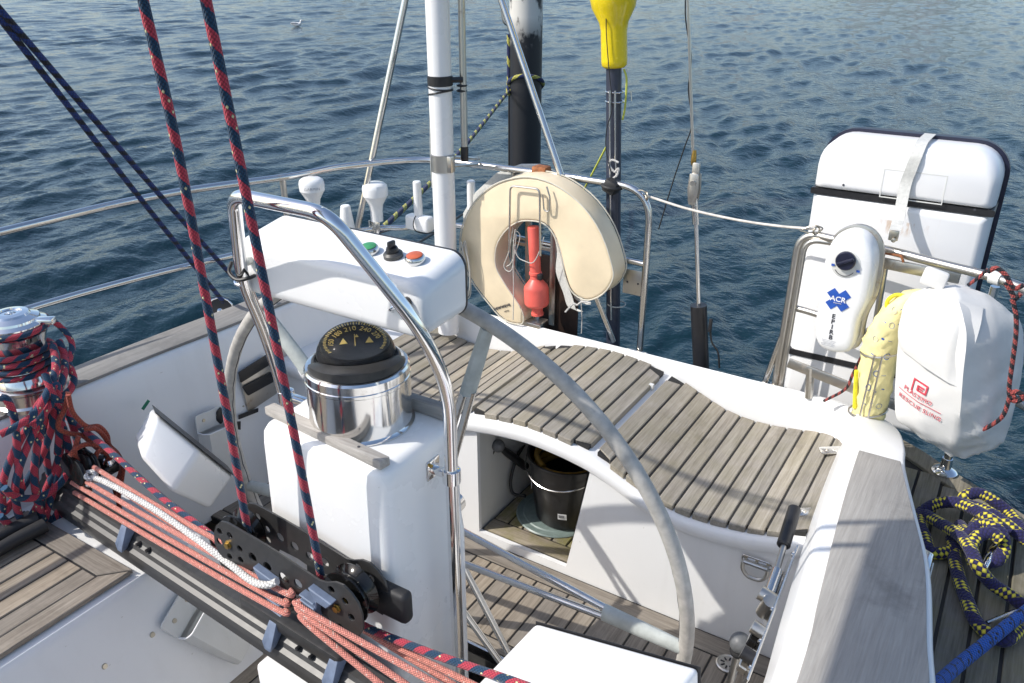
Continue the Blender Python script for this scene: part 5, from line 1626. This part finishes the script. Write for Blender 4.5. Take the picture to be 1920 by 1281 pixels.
tb = thing('traveller_block', (-2.01, 0.985, 0.53), 'dark twin sheave block holding the salmon lines at the left track end', 'block')
q = Vector((-2.002, 0.985, 0.554))
obj('cheek', xf(bevel_data(prism(round2d([(-.055, -.022, 0), (-.05, .02, 0), (.02, .03, 0), (.06, .010, 0), (.062, -.022, 0), (.0, -.035, 0)], .014), (0, 0, .012)), .003, 2, 40),
                frame(q + Vector((0, -.012, 0)), (1, -.1, -.30), (.25, .3, 1))), M['mirror_dark'], tb, 40)
obj('cheek', xf(bevel_data(prism(round2d([(-.055, -.022, 0), (-.05, .02, 0), (.02, .03, 0), (.06, .010, 0), (.062, -.022, 0), (.0, -.035, 0)], .014), (0, 0, .012)), .003, 2, 40),
                frame(q + Vector((0, .030, 0)), (1, -.1, -.30), (.25, .3, 1))), M['mirror_dark'], tb, 40)
obj('sheave', lathe([(.030, 0), (.022, .010), (.030, .020)], q + Vector((0, .004, 0)), (.1, 1, -.3), 24), M['anod'], tb)
obj('pin', lathe([(.007, 0), (.007, .004), (0, .006)], q + Vector((.022, -.016, -.002)), (0, -1, .3), 12), M['chrome'], tb)
obj('end_fitting', box(-2.2, -2.05, .965, 1.03, .40, .47, .012, 2), M['anod'], tb)
cbx = thing('cam_cleat', (-2.044, 1.08, 0.494), 'small black cam cleat under the rust red line behind the track', 'cleat')
q = Vector((-1.992, 1.05, 0.515))
obj('base', obox(q, .06, .05, .03, None, .010, 3), M['mirror_dark'], cbx)
obj('jaw', lathe([(.014, 0), (.016, .006), (.012, .016), (0, .018)], q + Vector((-.012, 0, .015)), n=14), M['black'], cbx)
obj('jaw', lathe([(.014, 0), (.016, .006), (.012, .016), (0, .018)], q + Vector((.016, 0, .015)), n=14), M['chrome'], cbx)

rl = thing('control_line_tail', (-2.05, 1.049, 0.488), 'rust red thin line looped loosely between winch and cam cleat', 'rope')
for pts in ([(-2.05, 1.028, 0.747), (-2.05, 1.009, 0.707), (-2.05, 0.984, 0.678), (-2.05, 0.981, 0.655), (-2.05, 1.003, 0.63), (-2.05, 1.036, 0.606), (-2.05, 1.059, 0.563), (-2.05, 1.082, 0.523)], [(-2.03, 1.016, 0.75), (-2.03, 1.015, 0.702), (-2.03, 1.029, 0.662), (-2.03, 1.046, 0.636), (-2.03, 1.075, 0.622), (-2.03, 1.092, 0.587), (-2.03, 1.092, 0.552), (-2.03, 1.109, 0.516), (-2.03, 1.115, 0.48), (-2.03, 1.102, 0.446), (-2.03, 1.08, 0.423), (-2.03, 1.078, 0.377)],
            [(-2.01, 1.006, 0.633), (-2.01, 0.992, 0.612), (-2.01, 0.983, 0.588), (-2.01, 0.987, 0.564)], [(-2, 0.964, 0.597), (-2, 0.989, 0.608), (-2, 1.019, 0.604), (-2, 1.046, 0.581), (-2, 1.06, 0.552), (-2, 1.064, 0.519)], [(-1.99, 1.02, 0.534), (-1.99, 1.023, 0.559), (-1.99, 1.04, 0.576), (-1.99, 1.068, 0.566), (-1.99, 1.089, 0.532), (-1.99, 1.094, 0.493), (-1.99, 1.082, 0.455), (-1.99, 1.062, 0.411), (-1.99, 1.055, 0.36)], [(-2.02, 1.032, 0.638), (-2.02, 1.061, 0.624), (-2.02, 1.081, 0.584), (-2.02, 1.085, 0.55)]):
    obj('loop', tube(pts, .0068, 9, sub=7), M['rust_line'], rl, 60)

# ------------------------------------------------------------------ blue guy and its block
bl_ = thing('guy_block', (-2.44, 1.848, 0.61), 'black turning block on the deck outside the left coaming', 'block')
q = Vector((-2.445, 1.844, 0.606))
obj('cheek', lathe([(.050, -.020), (.052, -.014), (.030, -.004), (.030, .004), (.052, .014), (.050, .020)], q, (.75, -.55, .25), 36), M['black'], bl_, 30)
obj('cheek_rim', join(ring(q + Vector((.75, -.55, .25)).normalized() * .020, (.75, -.55, .25), .049, .003), lathe([(.010, .0), (.010, .023), (0, .025)], q, (.75, -.55, .25), 14)), M['chrome'], bl_)
obj('shackle', tube([tuple(q + Vector((0, 0, -.04))), (q.x, q.y, .41)], .008, 10), M['steel'], bl_)
gy = thing('blue_guy', q, 'two parts of a blue and black rope slanting down to the block at left', 'rope')
far = Vector((-2.06, 1.091, 1.692))
e1_, e2_ = Vector((-2.43, 1.853, 0.642)), Vector((-2.41, 1.894, 0.771))
for e_, o_ in ((e1_, Vector((0, 0, -.006))), (Vector((-2.42, 1.943, 0.668)), Vector((.012, 0, .010)))):
    d = far + o_ - e_
    obj('part', tube([tuple(e_), tuple(e_ + d * .5 + Vector((0, 0, -.008))), tuple(far + o_), tuple(far + o_ + d * .6)], .0085, 12, sub=16), M['blue_rope'], gy, 60)

# ================================================================== LEFT SIDE FITTINGS
hs = thing('instrument_housing', (-1.95, 1.221, 0.291), 'white wedge shaped instrument housing tilted against the left cockpit side', 'instrument housing')
# gasket edge along two points, body running down towards the camera
A0, A1 = Vector((-1.86, 1.146, 0.68)), Vector((-1.82, 1.327, 0.387))
B0, B1 = Vector((-1.86, 1.059, 0.631)), Vector((-1.8, 1.144, 0.383))
inn = Vector((-.12, .07, -.05))
C0, C1 = Vector((-1.76, 1.09, 0.729)), Vector((-1.75, 1.187, 0.569))
ringA = [A0, Vector((-1.755, 1.192, 0.573)), A1, A1 + inn * 1.2, A0 + inn * 1.2]
ringB = [Vector((-1.84, 1.062, 0.592)), Vector((-1.74, 1.07, 0.51)), Vector((-1.79, 1.204, 0.351)), Vector((-1.79, 1.204, 0.351)) + inn, Vector((-1.85, 1.061, 0.628)) + inn]
hb_ = bevel_data(loft([[tuple(p) for p in ringA], [tuple(p) for p in ringB]], True), .016, 4, 25)
obj('shell', hb_, M['gel_clean'], hs, 50)
ga = [p + (p - sum(ringA, Vector()) / 5) * .03 for p in ringA]
off = Vector((.012, .016, .006))
obj('gasket', bevel_data(loft([[tuple(p + off * .02) for p in ga], [tuple(p + off * .14) for p in ga]], True), .001, 1), M['black'], hs)

hs2 = thing('instrument_housing', (-0.497, 1.196, 0.45), 'flat topped white instrument housing at the bottom edge beside the wheel', 'instrument housing')
t0, t1 = Vector((-0.598, 1.044, 0.66)), Vector((-0.294, 1.102, 0.66))
dn = Vector((-.045, -.22, -.05))
ringA = [t0, t1, t1 + Vector((0.01, .02, -.16)), t0 + Vector((-.01, .02, -.16))]
ringB = [t0 + dn, t1 + dn * 1.3, t1 + dn * 1.3 + Vector((0, 0, -.13)), t0 + dn + Vector((0, 0, -.13))]
obj('shell', bevel_data(loft([[tuple(p) for p in ringA], [tuple(p) for p in ringB]], True), .010, 3, 25), M['gel_clean'], hs2, 50)
ca_ = sum(ringA, Vector()) / 4
ga = [p + (p - ca_) * .01 for p in ringA]
of2 = Vector((.004, .018, .002))
obj('gasket', bevel_data(loft([[tuple(p + of2 * .01) for p in ga], [tuple(p + of2 * .09) for p in ga]], True), .001, 1), M['black'], hs2)
obj('flange', prism([tuple(Vector(q)) for q in [(-0.596, 1.002, 0.6), (-0.631, 0.944, 0.6), (-0.642, 0.881, 0.6), (-0.544, 0.943, 0.6)]], (0, 0, -.02), .004), M['gel_clean'], hs2)

# winch handle pockets
def pocket(o, ux, uy, uz, s, label):
    t = thing('handle_pocket', o, label, 'handle pocket', 'winch handle pockets')
    F_ = frame(o, ux, uy)
    obj('back_plate', xf(bevel_data(prism(round2d([(-.062 * s, .015 * s, 0), (-.062 * s, .095 * s, 0), (.062 * s, .095 * s, 0), (.062 * s, .015 * s, 0)], .012), (0, 0, .004)), .001, 1), F_), M['gel_grey'], t)
    sec = []
    for (v, w, dpt) in ((.030, .060, .052), (-.02, .058, .050), (-.10, .052, .042), (-.155, .046, .034)):
        sec.append([(-w * s, v * s, .002), (-w * s, v * s, dpt * s * .7), (-w * s * .8, v * s, dpt * s), (w * s * .8, v * s, dpt * s), (w * s, v * s, dpt * s * .7), (w * s, v * s, .002)])
    inner = []
    for (v, w, dpt) in ((-.13, .042, .028), (-.02, .054, .046), (.030, .056, .048)):
        inner.append([(-w * s, v * s, .004), (-w * s, v * s, dpt * s * .7), (-w * s * .8, v * s, dpt * s), (w * s * .8, v * s, dpt * s), (w * s, v * s, dpt * s * .7), (w * s, v * s, .004)])
    vf = loft(sec[::-1] + inner[::-1], True, True)
    obj('pouch', xf(vf, F_), M['gel_grey'], t, 40)
    obj('lip', xf(tube(fillet(sec[0], .01 * s, 4), .0025, 6), F_), M['gel_clean'], t)
    for dx in (-.03, .03):
        obj('screw', xf(lathe([(.007 * s, .003), (.006 * s, .0065), (0, .0065)], (dx * s, .068 * s, 0), n=12), F_), M['screw'], t)
    return t


pocket(Vector((-2.174, 1.528, 0.314)), (0, 1, -.10), (-.09, .10, 1), None, .95, 'pale plastic handle pocket on the left cockpit wall under the ropes')
sl = Vector((.355, 0, .158)).normalized()
pocket(Vector((-1.607, 0.99, 0.192)), (-.19, .883, .429), (-.36, -.47, .807), None, 1.0, 'pale plastic handle pocket on the sloping front of the side seat')
for q in [(-1.64, 0.875, 0.226), (-1.64, 0.743, 0.232)]:
    qq = Vector(q)
    qx = -1.688 + (0.335 - qq.z) / .355 * .158
    obj('screw', lathe([(.008, -.002), (.006, .003), (0, .003)], (qx + .001, qq.y, qq.z), sl, 12), M['screw'], ss)
obj('tape_mark', xf(box(-.017, .017, -.006, .006, 0, .001), frame(Vector((-2.186, 1.319, 0.528)), (0, 1, .75), (0, -.75, 1))), M['green_tape'], yacht, label='small strip of green tape on the left cockpit wall')
# switch panel recessed in the left wall
WXp = -2.231
pn = thing('switch_panel', (WXp, 1.8, .42), 'grey framed recessed panel with two black windows in the left cockpit wall', 'panel')
p4 = [(-2.196, 1.689, 0.45), (-2.196, 1.918, 0.51), (-2.196, 1.941, 0.339), (-2.196, 1.7, 0.315)]
pc = sum((Vector(q) for q in p4), Vector()) / 4
obj('frame', prism(round2d([tuple(Vector(q)) for q in p4], .012), (.012, 0, 0), .003), M['steel_dull'], pn)
for w4 in ([(-2.182, 1.679, 0.488), (-2.182, 1.815, 0.503), (-2.182, 1.82, 0.458), (-2.182, 1.681, 0.445)], [(-2.182, 1.685, 0.428), (-2.182, 1.823, 0.428), (-2.182, 1.826, 0.385), (-2.182, 1.704, 0.383)]):
    obj('window', prism(round2d([tuple(Vector(q)) for q in w4], .006), (.004, 0, 0), .001), M['black'], pn)
for q in [(-2.183, 1.68, 0.351), (-2.183, 1.914, 0.372), (-2.183, 1.901, 0.498)]:
    obj('screw', lathe([(.004, 0), (.003, .003), (0, .003)], q, (1, 0, 0), 8), M['screw'], pn)
obj('slot_trim', join(prism([(-2.182, 1.653, 0.329), (-2.182, 1.74, 0.315), (-2.182, 1.737, 0.301), (-2.182, 1.65, 0.313)], (.004, 0, 0)), prism([(-2.176, 1.637, 0.312), (-2.176, 1.651, 0.306), (-2.176, 1.645, 0.275), (-2.176, 1.632, 0.282)], (.004, 0, 0))), M['black'], pn)
obj('hatch_latch', prism(round2d([(-2.176, 1.56, 0.389), (-2.176, 1.581, 0.4), (-2.176, 1.579, 0.342), (-2.176, 1.566, 0.337), (-2.176, 1.554, 0.358)], .006), (.006, 0, 0), .002), M['black'], pn)

# black folded handles lying on the side seat
hd = thing('boat_hook_grip', (-2.076, 0.826, 0.4), 'black rubber grips lying on the left side seat', 'grip')
for pts in (((-2.092, 0.699, 0.41), (-2.093, 0.825, 0.412), (-2.079, 0.879, 0.414)), ((-2.04, 0.671, 0.405), (-2.049, 0.784, 0.408), (-2.041, 0.874, 0.41))):
    obj('grip', tube(pts, [.016, .018, .020], 12, sub=5), M['rubber'], hd)

# ================================================================== COCKPIT FITTINGS
for (p4, lb) in (([(-0.349, 2.32, 0.448), (-0.285, 2.367, 0.448), (-0.27, 2.327, 0.448), (-0.329, 2.287, 0.448)], 'a'), ([(-0.327, 1.98, 0.442), (-0.259, 2.028, 0.442), (-0.249, 1.995, 0.442), (-0.31, 1.949, 0.442)], 'b')):
    hg = obj('hinge', prism(round2d([tuple(Vector(q)) for q in p4], .012, 5), (0, 0, .0035), .001), M['steel'], yacht)
    for t in (.3, .6):
        c_ = Vector(p4[0]).lerp(Vector(p4[1]), t).lerp(Vector(p4[3]).lerp(Vector(p4[2]), t), .5) + Vector((0, 0, .0035))
        obj('screw', lathe([(.004, 0), (.003, .001), (0, .001)], c_, n=8), M['screw'], hg)
# lifting ring on the locker front
lq = Vector((-0.381, 1.868, 0.3))
lr = thing('lifting_ring', lq, 'stainless folding pad eye on the seat locker front', 'pad eye')
obj('plate', xf(bevel_data(prism(round2d([(-.042, -.011, 0), (-.042, .013, 0), (.042, .013, 0), (.042, -.011, 0)], .012), (0, 0, .004)), .001, 1), frame(lq + Vector((0, .001, .014)), (1, 0, 0), (0, 0, 1))), M['steel'], lr)
obj('ring', xf(tube(fillet([(-.034, .0, .010), (-.034, -.020, .012), (-.018, -.040, .014), (.018, -.040, .014), (.034, -.020, .012), (.034, 0, .010)], .02, 5), .006, 10), frame(lq + Vector((0, 0, .008)), (1, 0, 0), (0, 0, 1))), M['steel_dull'], lr)
obj('pivot', tube([tuple(lq + Vector((-.032, -.009, .010))), tuple(lq + Vector((.032, -.009, .010)))], .007, 10), M['steel'], lr)
for dx in (-.03, 0, .03):
    obj('screw', lathe([(.005, 0), (.004, .003), (0, .003)], lq + Vector((dx, -.003, .020)), (0, -1, 0), 10), M['screw'], lr)

# pump panel with lever on the inner face of the right coaming
hp = thing('hydraulic_panel', (-.25, 1.5, .3), 'stainless hydraulic lever panel with black grip on the right cockpit side', 'hydraulic panel')
pA, pB = Vector((-0.265, 1.75, 0.522)), Vector((-0.255, 1.318, 0.431))
pdv = (pB - pA)
ppn = Vector((-.96, 0, .28)).normalized()
ppu = pdv.normalized()
ppv = ppn.cross(ppu).normalized()
def pan(u, v, w):
    return pA + ppu * u + ppv * v + ppn * w


LL = pdv.length
obj('plate', bevel_data(([tuple(pan(u, v, w)) for w in (0, .006) for v in (-.028, .034) for u in (.05, LL)],
                         [(0, 2, 3, 1), (4, 5, 7, 6), (0, 1, 5, 4), (2, 6, 7, 3), (0, 4, 6, 2), (1, 3, 7, 5)]), .002, 1), M['steel'], hp)
obj('lever_rod', tube([tuple(pan(.02, .0, .030)), tuple(pan(.16, .006, .022))], .0075, 12), M['steel_dull'], hp)
obj('grip', tube([tuple(pan(-.085, -.004, .036)), tuple(pan(-.08, -.004, .036)), tuple(pan(.045, .0, .030)), tuple(pan(.05, .0, .030))], [.010, .0165, .0165, .012], 16), M['black'], hp)
obj('lever_socket', tube([tuple(pan(.13, .006, .022)), tuple(pan(.22, .008, .020))], .014, 14), M['steel'], hp)
obj('pump_body', join(tube([tuple(pan(.215, .012, .006)), tuple(pan(.215, .012, .042))], .017, 16), tube([tuple(pan(.235, -.022, .016)), tuple(pan(.235, .03, .016))], .016, 16)), M['steel_dull'], hp)
for i, u in enumerate((.29, .36, .43)):
    if u + .05 < LL:
        obj('valve_block', bevel_data(([tuple(pan(u + a, v, w)) for w in (.005, .026) for v in (-.026, .0) for a in (0, .042)],
                                       [(0, 2, 3, 1), (4, 5, 7, 6), (0, 1, 5, 4), (2, 6, 7, 3), (0, 4, 6, 2), (1, 3, 7, 5)]), .003, 1), M['mirror_dark' if i != 1 else 'steel_dull'], hp)
        obj('valve_knob', tube([tuple(pan(u + .02, .018, .004)), tuple(pan(u + .02, .018, .032))], .015, 16), M['black' if i else 'steel_dull'], hp)
for u in (.08, .25, .34, .41, .47):
    if u < LL:
        obj('bolt', lathe([(.0055, 0), (.0055, .004), (0, .006)], pan(u, .028, .006), ppn, 10), M['chrome'], hp)
kq = Vector((-0.33, 1.573, 0.3))
kb_ = thing('ball_lever', (kq.x, kq.y, 0), 'grey ball topped lever beside the hydraulic panel', 'lever')
obj('ball', lathe([(.0001, -.026)] + [(.026 * math.sin(t), -.026 * math.cos(t)) for t in np.linspace(.2, math.pi - .2, 14)] + [(0, .026)], kq, n=24), M['grey_ball'], kb_, 60)
obj('collar', lathe([(.021, -.034), (.023, -.026), (.021, -.020), (.014, -.018)], kq, n=20), M['rubber'], kb_)
obj('rod', tube([tuple(kq + Vector((0, 0, -.03))), (kq.x - .02, kq.y - .03, .0)], .010, 12), M['steel_dull'], kb_)

# ================================================================== LOCKER CONTENTS
bq = Vector((-1.095, 2.11, .046))
bk = thing('bucket', bq, 'black plastic bucket holding a coiled hose in the seat locker', 'bucket')
obj('pail', lathe([(0, .003), (.098, .003), (.102, 0), (.106, .004), (.132, .225), (.133, .238), (.140, .240), (.140, .249), (.135, .251), (.129, .245), (.126, .23), (.102, .012), (0, .012)], bq, n=40), M['bucket'], bk, 35)
obj('wire_handle', tube([tuple(bq + Vector((.144 * math.cos(t), .144 * math.sin(t), .236 - .055 * math.sin(max(0, (t - math.pi) / math.pi) * math.pi)))) for t in np.linspace(math.pi * 1.0, math.pi * 1.98, 18)], .0028, 7), M['steel'], bk)
pt_ = tree_of(lathe([(.102, 0), (.106, .004), (.132, .225), (.133, .238)], bq, n=40))
sq_ = Vector((-1.055, 1.95, 0.108))
obj('price_sticker', conform(box(-.014, .014, -.012, .012, 0, .0005), frame(sq_, (1, 0, 0), (0, 0, 1)), pt_), M['paper'], bk)
for i in range(6):
    obj('barcode', conform(box(-.0008, .0008, -.006, .006, 0, .0004), frame(sq_ + Vector((-.009 + i * .003, 0, .002)), (1, 0, 0), (0, 0, 1)), pt_, .0018), M['dark_print'], bk)
ang = rad(212)
for (da, txt) in ((0, None),):
    q = bq + Vector((.122 * math.cos(ang), .122 * math.sin(ang), .140))
    n_ = Vector((math.cos(ang), math.sin(ang), -.1))
    fr_ = frame(q + n_ * .001, Vector((-math.sin(ang), math.cos(ang), 0)), (0, 0, 1))
    obj('label_patch', xf(obox((0, 0, 0), .05, .045, .0012), fr_), M['paper'], bk)
    obj('lettering', xf(text_data('U', .040, .0006), frame(q + n_ * .0022, Vector((-math.sin(ang), math.cos(ang), 0)), (0, 0, 1))), M['dark_print'], bk, 0)
hz = thing('hose', bq + Vector((0, 0, .08)), 'amber translucent hose coiled inside the black bucket', 'hose')
hp_ = []
for k in range(60):
    t = 2 * math.pi * k / 22
    r_ = .095 - .012 * math.sin(k * .31)
    hp_.append(tuple(bq + Vector((r_ * math.cos(t), r_ * math.sin(t), .175 + .05 * k / 60 + .012 * math.sin(t * 1.3)))))
obj('coil', tube(hp_, .012, 12), M['hose'], hz, 60)
obj('disc', lathe([(.0, 0), (.138, 0), (.140, .003), (.136, .007), (.116, .007), (.112, .010), (0, .010)], (bq.x - .035, bq.y - .01, .0345), n=40), M['disc'], None, label='flat pale blue plastic disc under the black bucket', cat='disc')
lv = thing('pump_handle', (-1.277, 1.96, 0.334), 'grey ball knob on a black pump rod inside the seat locker', 'handle')
k1, k2 = Vector((-1.295, 1.985, 0.318)), Vector((-1.269, 2.12, 0.169))
obj('knob', lathe([(.0001, -.022)] + [(.0225 * math.sin(t), -.0225 * math.cos(t)) for t in np.linspace(.2, math.pi - .2, 12)] + [(0, .0225)], k1, n=22), M['grey_ball'], lv, 60)
obj('rod', tube([tuple(k1), tuple(k1.lerp(k2, .35)), tuple(k2)], [.010, .014, .015], 12), M['black'], lv)
obj('cross_pin', tube([tuple(k1 + Vector((-.01, 0, -.01))), tuple(k1 + Vector((-.025, -.015, -.050)))], .005, 8), M['black'], lv)
obj('black_hose', tube([(-1.318, 2.2, 0.21), (-1.294, 2.1, 0.204), (-1.292, 2.06, 0.139), (-1.277, 2.05, 0.094), (-1.226, 2.05, 0.101)], .006, 8, sub=6), M['wire'], None, label='thin black hose hanging on the locker wall beside the bucket', cat='hose')

# ================================================================== SIDE DECK AT RIGHT
clt = thing('mooring_cleat', (0.144, 2.172, 0.41), 'stainless mooring cleat under the coiled navy rope', 'cleat')
q = Vector((0.149, 2.071, 0.43))
obj('horn', tube([tuple(q + Vector((.02, .10, .010))), tuple(q + Vector((.01, .03, .022))), tuple(q + Vector((-.01, -.05, .022))), tuple(q + Vector((-.02, -.12, .010)))], [.006, .012, .012, .006], 12, sub=5), M['chrome'], clt)
for t in (-.03, .04):
    obj('leg', tube([tuple(q + Vector((0, t, .02))), tuple(q + Vector((0, t, -.022)))], .012, 12), M['chrome'], clt)
mr = thing('mooring_rope', (0.069, 2.136, 0.42), 'thick navy and yellow mooring rope heaped on the right side deck', 'rope')
MRR = .0195
for pts in ([(0.211, 2.211, 0.43), (0.175, 2.267, 0.44), (0.131, 2.278, 0.46), (0.09, 2.28, 0.47), (0.059, 2.256, 0.46), (0.068, 2.24, 0.45), (0.116, 2.202, 0.47), (0.168, 2.162, 0.47), (0.216, 2.145, 0.45)],
            [(-0.032, 2.168, 0.43), (-0.003, 2.196, 0.45), (0.039, 2.199, 0.47), (0.084, 2.174, 0.48), (0.129, 2.133, 0.49), (0.17, 2.125, 0.47)],
            [(-0.032, 2.168, 0.43), (-0.025, 2.103, 0.43), (-0.006, 2.049, 0.43), (0.013, 2.005, 0.425), (0.048, 2.019, 0.43), (0.072, 2.062, 0.44), (0.099, 2.15, 0.45), (0.113, 2.242, 0.44)],
            [(-0.021, 2.144, 0.44), (0.027, 2.089, 0.46), (0.067, 2.032, 0.48), (0.094, 1.974, 0.49), (0.119, 1.922, 0.48), (0.154, 1.919, 0.45), (0.19, 1.912, 0.44), (0.231, 1.898, 0.43)],
            [(0.053, 2.086, 0.43), (0.069, 1.996, 0.43), (0.089, 1.916, 0.43), (0.113, 1.845, 0.43), (0.135, 1.788, 0.43), (0.165, 1.758, 0.43), (0.191, 1.755, 0.43), (0.206, 1.774, 0.43), (0.22, 1.811, 0.43)],
            [(0.063, 2.127, 0.45), (0.084, 2.07, 0.47), (0.108, 2.094, 0.49), (0.137, 2.084, 0.5), (0.157, 2.074, 0.49), (0.166, 2.047, 0.47), (0.158, 2.023, 0.45), (0.135, 2.011, 0.44)],
            [(0.112, 1.972, 0.45), (0.095, 1.989, 0.48), (0.105, 2.026, 0.5), (0.132, 2.04, 0.51), (0.152, 2.038, 0.5)]):
    obj('turn', tube(pts, MRR * .82, 12, sub=8), M['navy_yellow'], mr, 60)
obj('dock_line', tube([(0.037, 1.251, 0.6), (0.081, 1.448, 0.52), (0.115, 1.582, 0.47), (0.158, 1.69, 0.46), (0.203, 1.793, 0.46), (0.261, 1.92, 0.46)], .0135, 12, sub=8), M['bright_blue'], None, 60, label='bright blue braided rope crossing the right side deck', cat='rope')
vq = Vector((0.016, 1.753, 0.56))
vent = thing('side_light', vq, 'small chrome framed fitting on the outer face of the right coaming', 'fitting')
obj('housing', bevel_data(hexa([tuple(vq + Vector(p)) for p in ((-.02, -.05, -.05), (.006, -.045, -.05), (.006, .045, -.05), (-.02, .05, -.05), (-.02, -.05, .012), (.004, -.040, .010), (.004, .040, .010), (-.02, .05, .012))]), .005, 2), M['chrome'], vent)
obj('lens', obox(vq + Vector((.0065, 0, -.022)), .003, .06, .03, None, .001, 1), M['gel_grey'], vent)
hq = obj('deck_bar', tube([(0.157, 1.801, 0.425), (0.212, 1.882, 0.425)], .005, 8), M['steel'], None, label='thin steel bar lying on the right side deck under the ropes', cat='bar')

# ================================================================== BOOM above the cockpit (out of view, added to cast shade on the right coaming)
bm_ = thing('unseen_boom', (-1.1, -.6, 2.05), 'furled mainsail on the unseen boom, added for its shade on the right coaming', 'boom')
obj('spar', tube([(-1.1, .78, 1.96), (-1.1, -3.2, 2.05)], .085, 20), M['gel_clean'], bm_)
obj('sail_stack', tube([(-1.1, .60, 2.08), (-1.1, .2, 2.16), (-1.1, -1.2, 2.24), (-1.1, -3.2, 2.32)], [.06, .12, .15, .18], 16, sub=4), M['canvas'], bm_)

# ================================================================== PILING, STERN LINES, GULL
pq = Vector((-4.556, 7.557, -0.75))
pil = thing('mooring_pile', (pq.x, pq.y, -.75), 'black tarred mooring pile with peeling head standing in the water', 'piling')
obj('pile', tube([(pq.x, pq.y, -1.3), (pq.x, pq.y, 2.6)], .165, 32), M['piling'], pil)
hk = Vector((-7.403, 11.718, 0))
cdir = Vector((-pq.x, -pq.y, 0)).normalized()
rgt = Vector((cdir.y * -1, cdir.x, 0))
left_ = pq + rgt * -.17 if (pq + rgt * .17).x > (pq - rgt * .17).x else pq + rgt * .17
def at_pile(px_v, z_, dx=0.0):
    return (left_.x + dx * rgt.x, left_.y + dx * rgt.y, z_)


obj('hook', tube([at_pile(0, 1.18), tuple(Vector(at_pile(0, 1.22)) + (left_ - pq).normalized() * .05), tuple(Vector(at_pile(0, 1.36)) + (left_ - pq).normalized() * .07)], .016, 8, sub=4), M['steel_dull'], pil)
for z_, tl_ in ((.62, .10), (.12 - .5, 0.0)):
    pts = [(pq.x + .178 * math.cos(t), pq.y + .178 * math.sin(t), z_ + tl_ * math.sin(t + 2.6)) for t in np.linspace(0, 2 * math.pi, 24)[:-1]]
    obj('rope_turn', tube(pts, .022, 8, True), M['moor'], pil, 60)
ml = thing('stern_line', (-2.42, 1.896, 0.619), 'navy and yellow stern mooring line running from the pile to the yacht', 'rope')
kn = Vector((-4.721, 7.35, 0.565))
st_ = Vector((-2.4, 1.957, 0.624))
obj('line', tube([tuple(left_ + Vector((0, 0, 1.83))) if False else at_pile(0, 1.1), at_pile(0, .78), at_pile(0, .55, 0)], .024, 8, sub=4), M['moor'], ml, 60)
p_a, p_b = Vector(at_pile(0, .55)), Vector((-2.42, 2.05, .47))
mid = (p_a + p_b) / 2 + Vector((0, 0, -.10))
obj('line', tube([tuple(p_a), tuple(mid), tuple(p_b), (-2.46, 1.80, .43)], .017, 10, sub=16), M['moor'], ml, 60)
obj('knot', join(ring(p_a, (1, .3, .2), .035, .022), ring(p_a + Vector((.03, 0, -.02)), (.2, 1, .4), .035, .022)), M['moor'], ml, 60)
tl2 = thing('thin_stern_line', at_pile(0, -.4), 'thin dark slack line leading from the pile towards the yacht', 'rope')
obj('line', tube([at_pile(0, .5), at_pile(0, -.38), ], .012, 8), M['wire'], tl2)
p_a = Vector(at_pile(0, -.38))
p_b = Vector((-2.62, 2.3, .36))
obj('line', tube([tuple(p_a), tuple((p_a + p_b) / 2 + Vector((0, 0, -.05))), tuple(p_b)], .009, 8, sub=12), M['wire'], tl2)

gq = Vector((-26.018, 25.398, -0.75))
gl = thing('seagull', (gq.x, gq.y, -.75), 'white seagull with grey wings floating far off on the water', 'bird')
gd = Vector((.85, .53, 0))
gs = Vector((-.53, .85, 0))
bodyp = [(-.24, .10, .012), (-.19, .105, .035), (-.10, .085, .075), (.0, .075, .092), (.09, .085, .080), (.145, .12, .050), (.165, .17, .036), (.175, .205, .038), (.195, .225, .036), (.225, .222, .018), (.24, .218, .006)]
obj('body', tube([tuple(gq + gd * a + Vector((0, 0, b))) for a, b, c in bodyp], [c for a, b, c in bodyp], 14, sub=3), M['feather'], gl, 60)
for s_ in (-1, 1):
    w_ = [(-.25, .125, .010), (-.15, .135, .032), (-.03, .125, .045), (.06, .115, .028)]
    obj('wing', tube([tuple(gq + gd * a + gs * (s_ * .055) + Vector((0, 0, b))) for a, b, c in w_], [c for a, b, c in w_], 10, sub=3), M['feather_grey'], gl, 60)
obj('beak', tube([tuple(gq + gd * .232 + Vector((0, 0, .220))), tuple(gq + gd * .275 + Vector((0, 0, .208)))], [.010, .003], 8), M['beak'], gl)
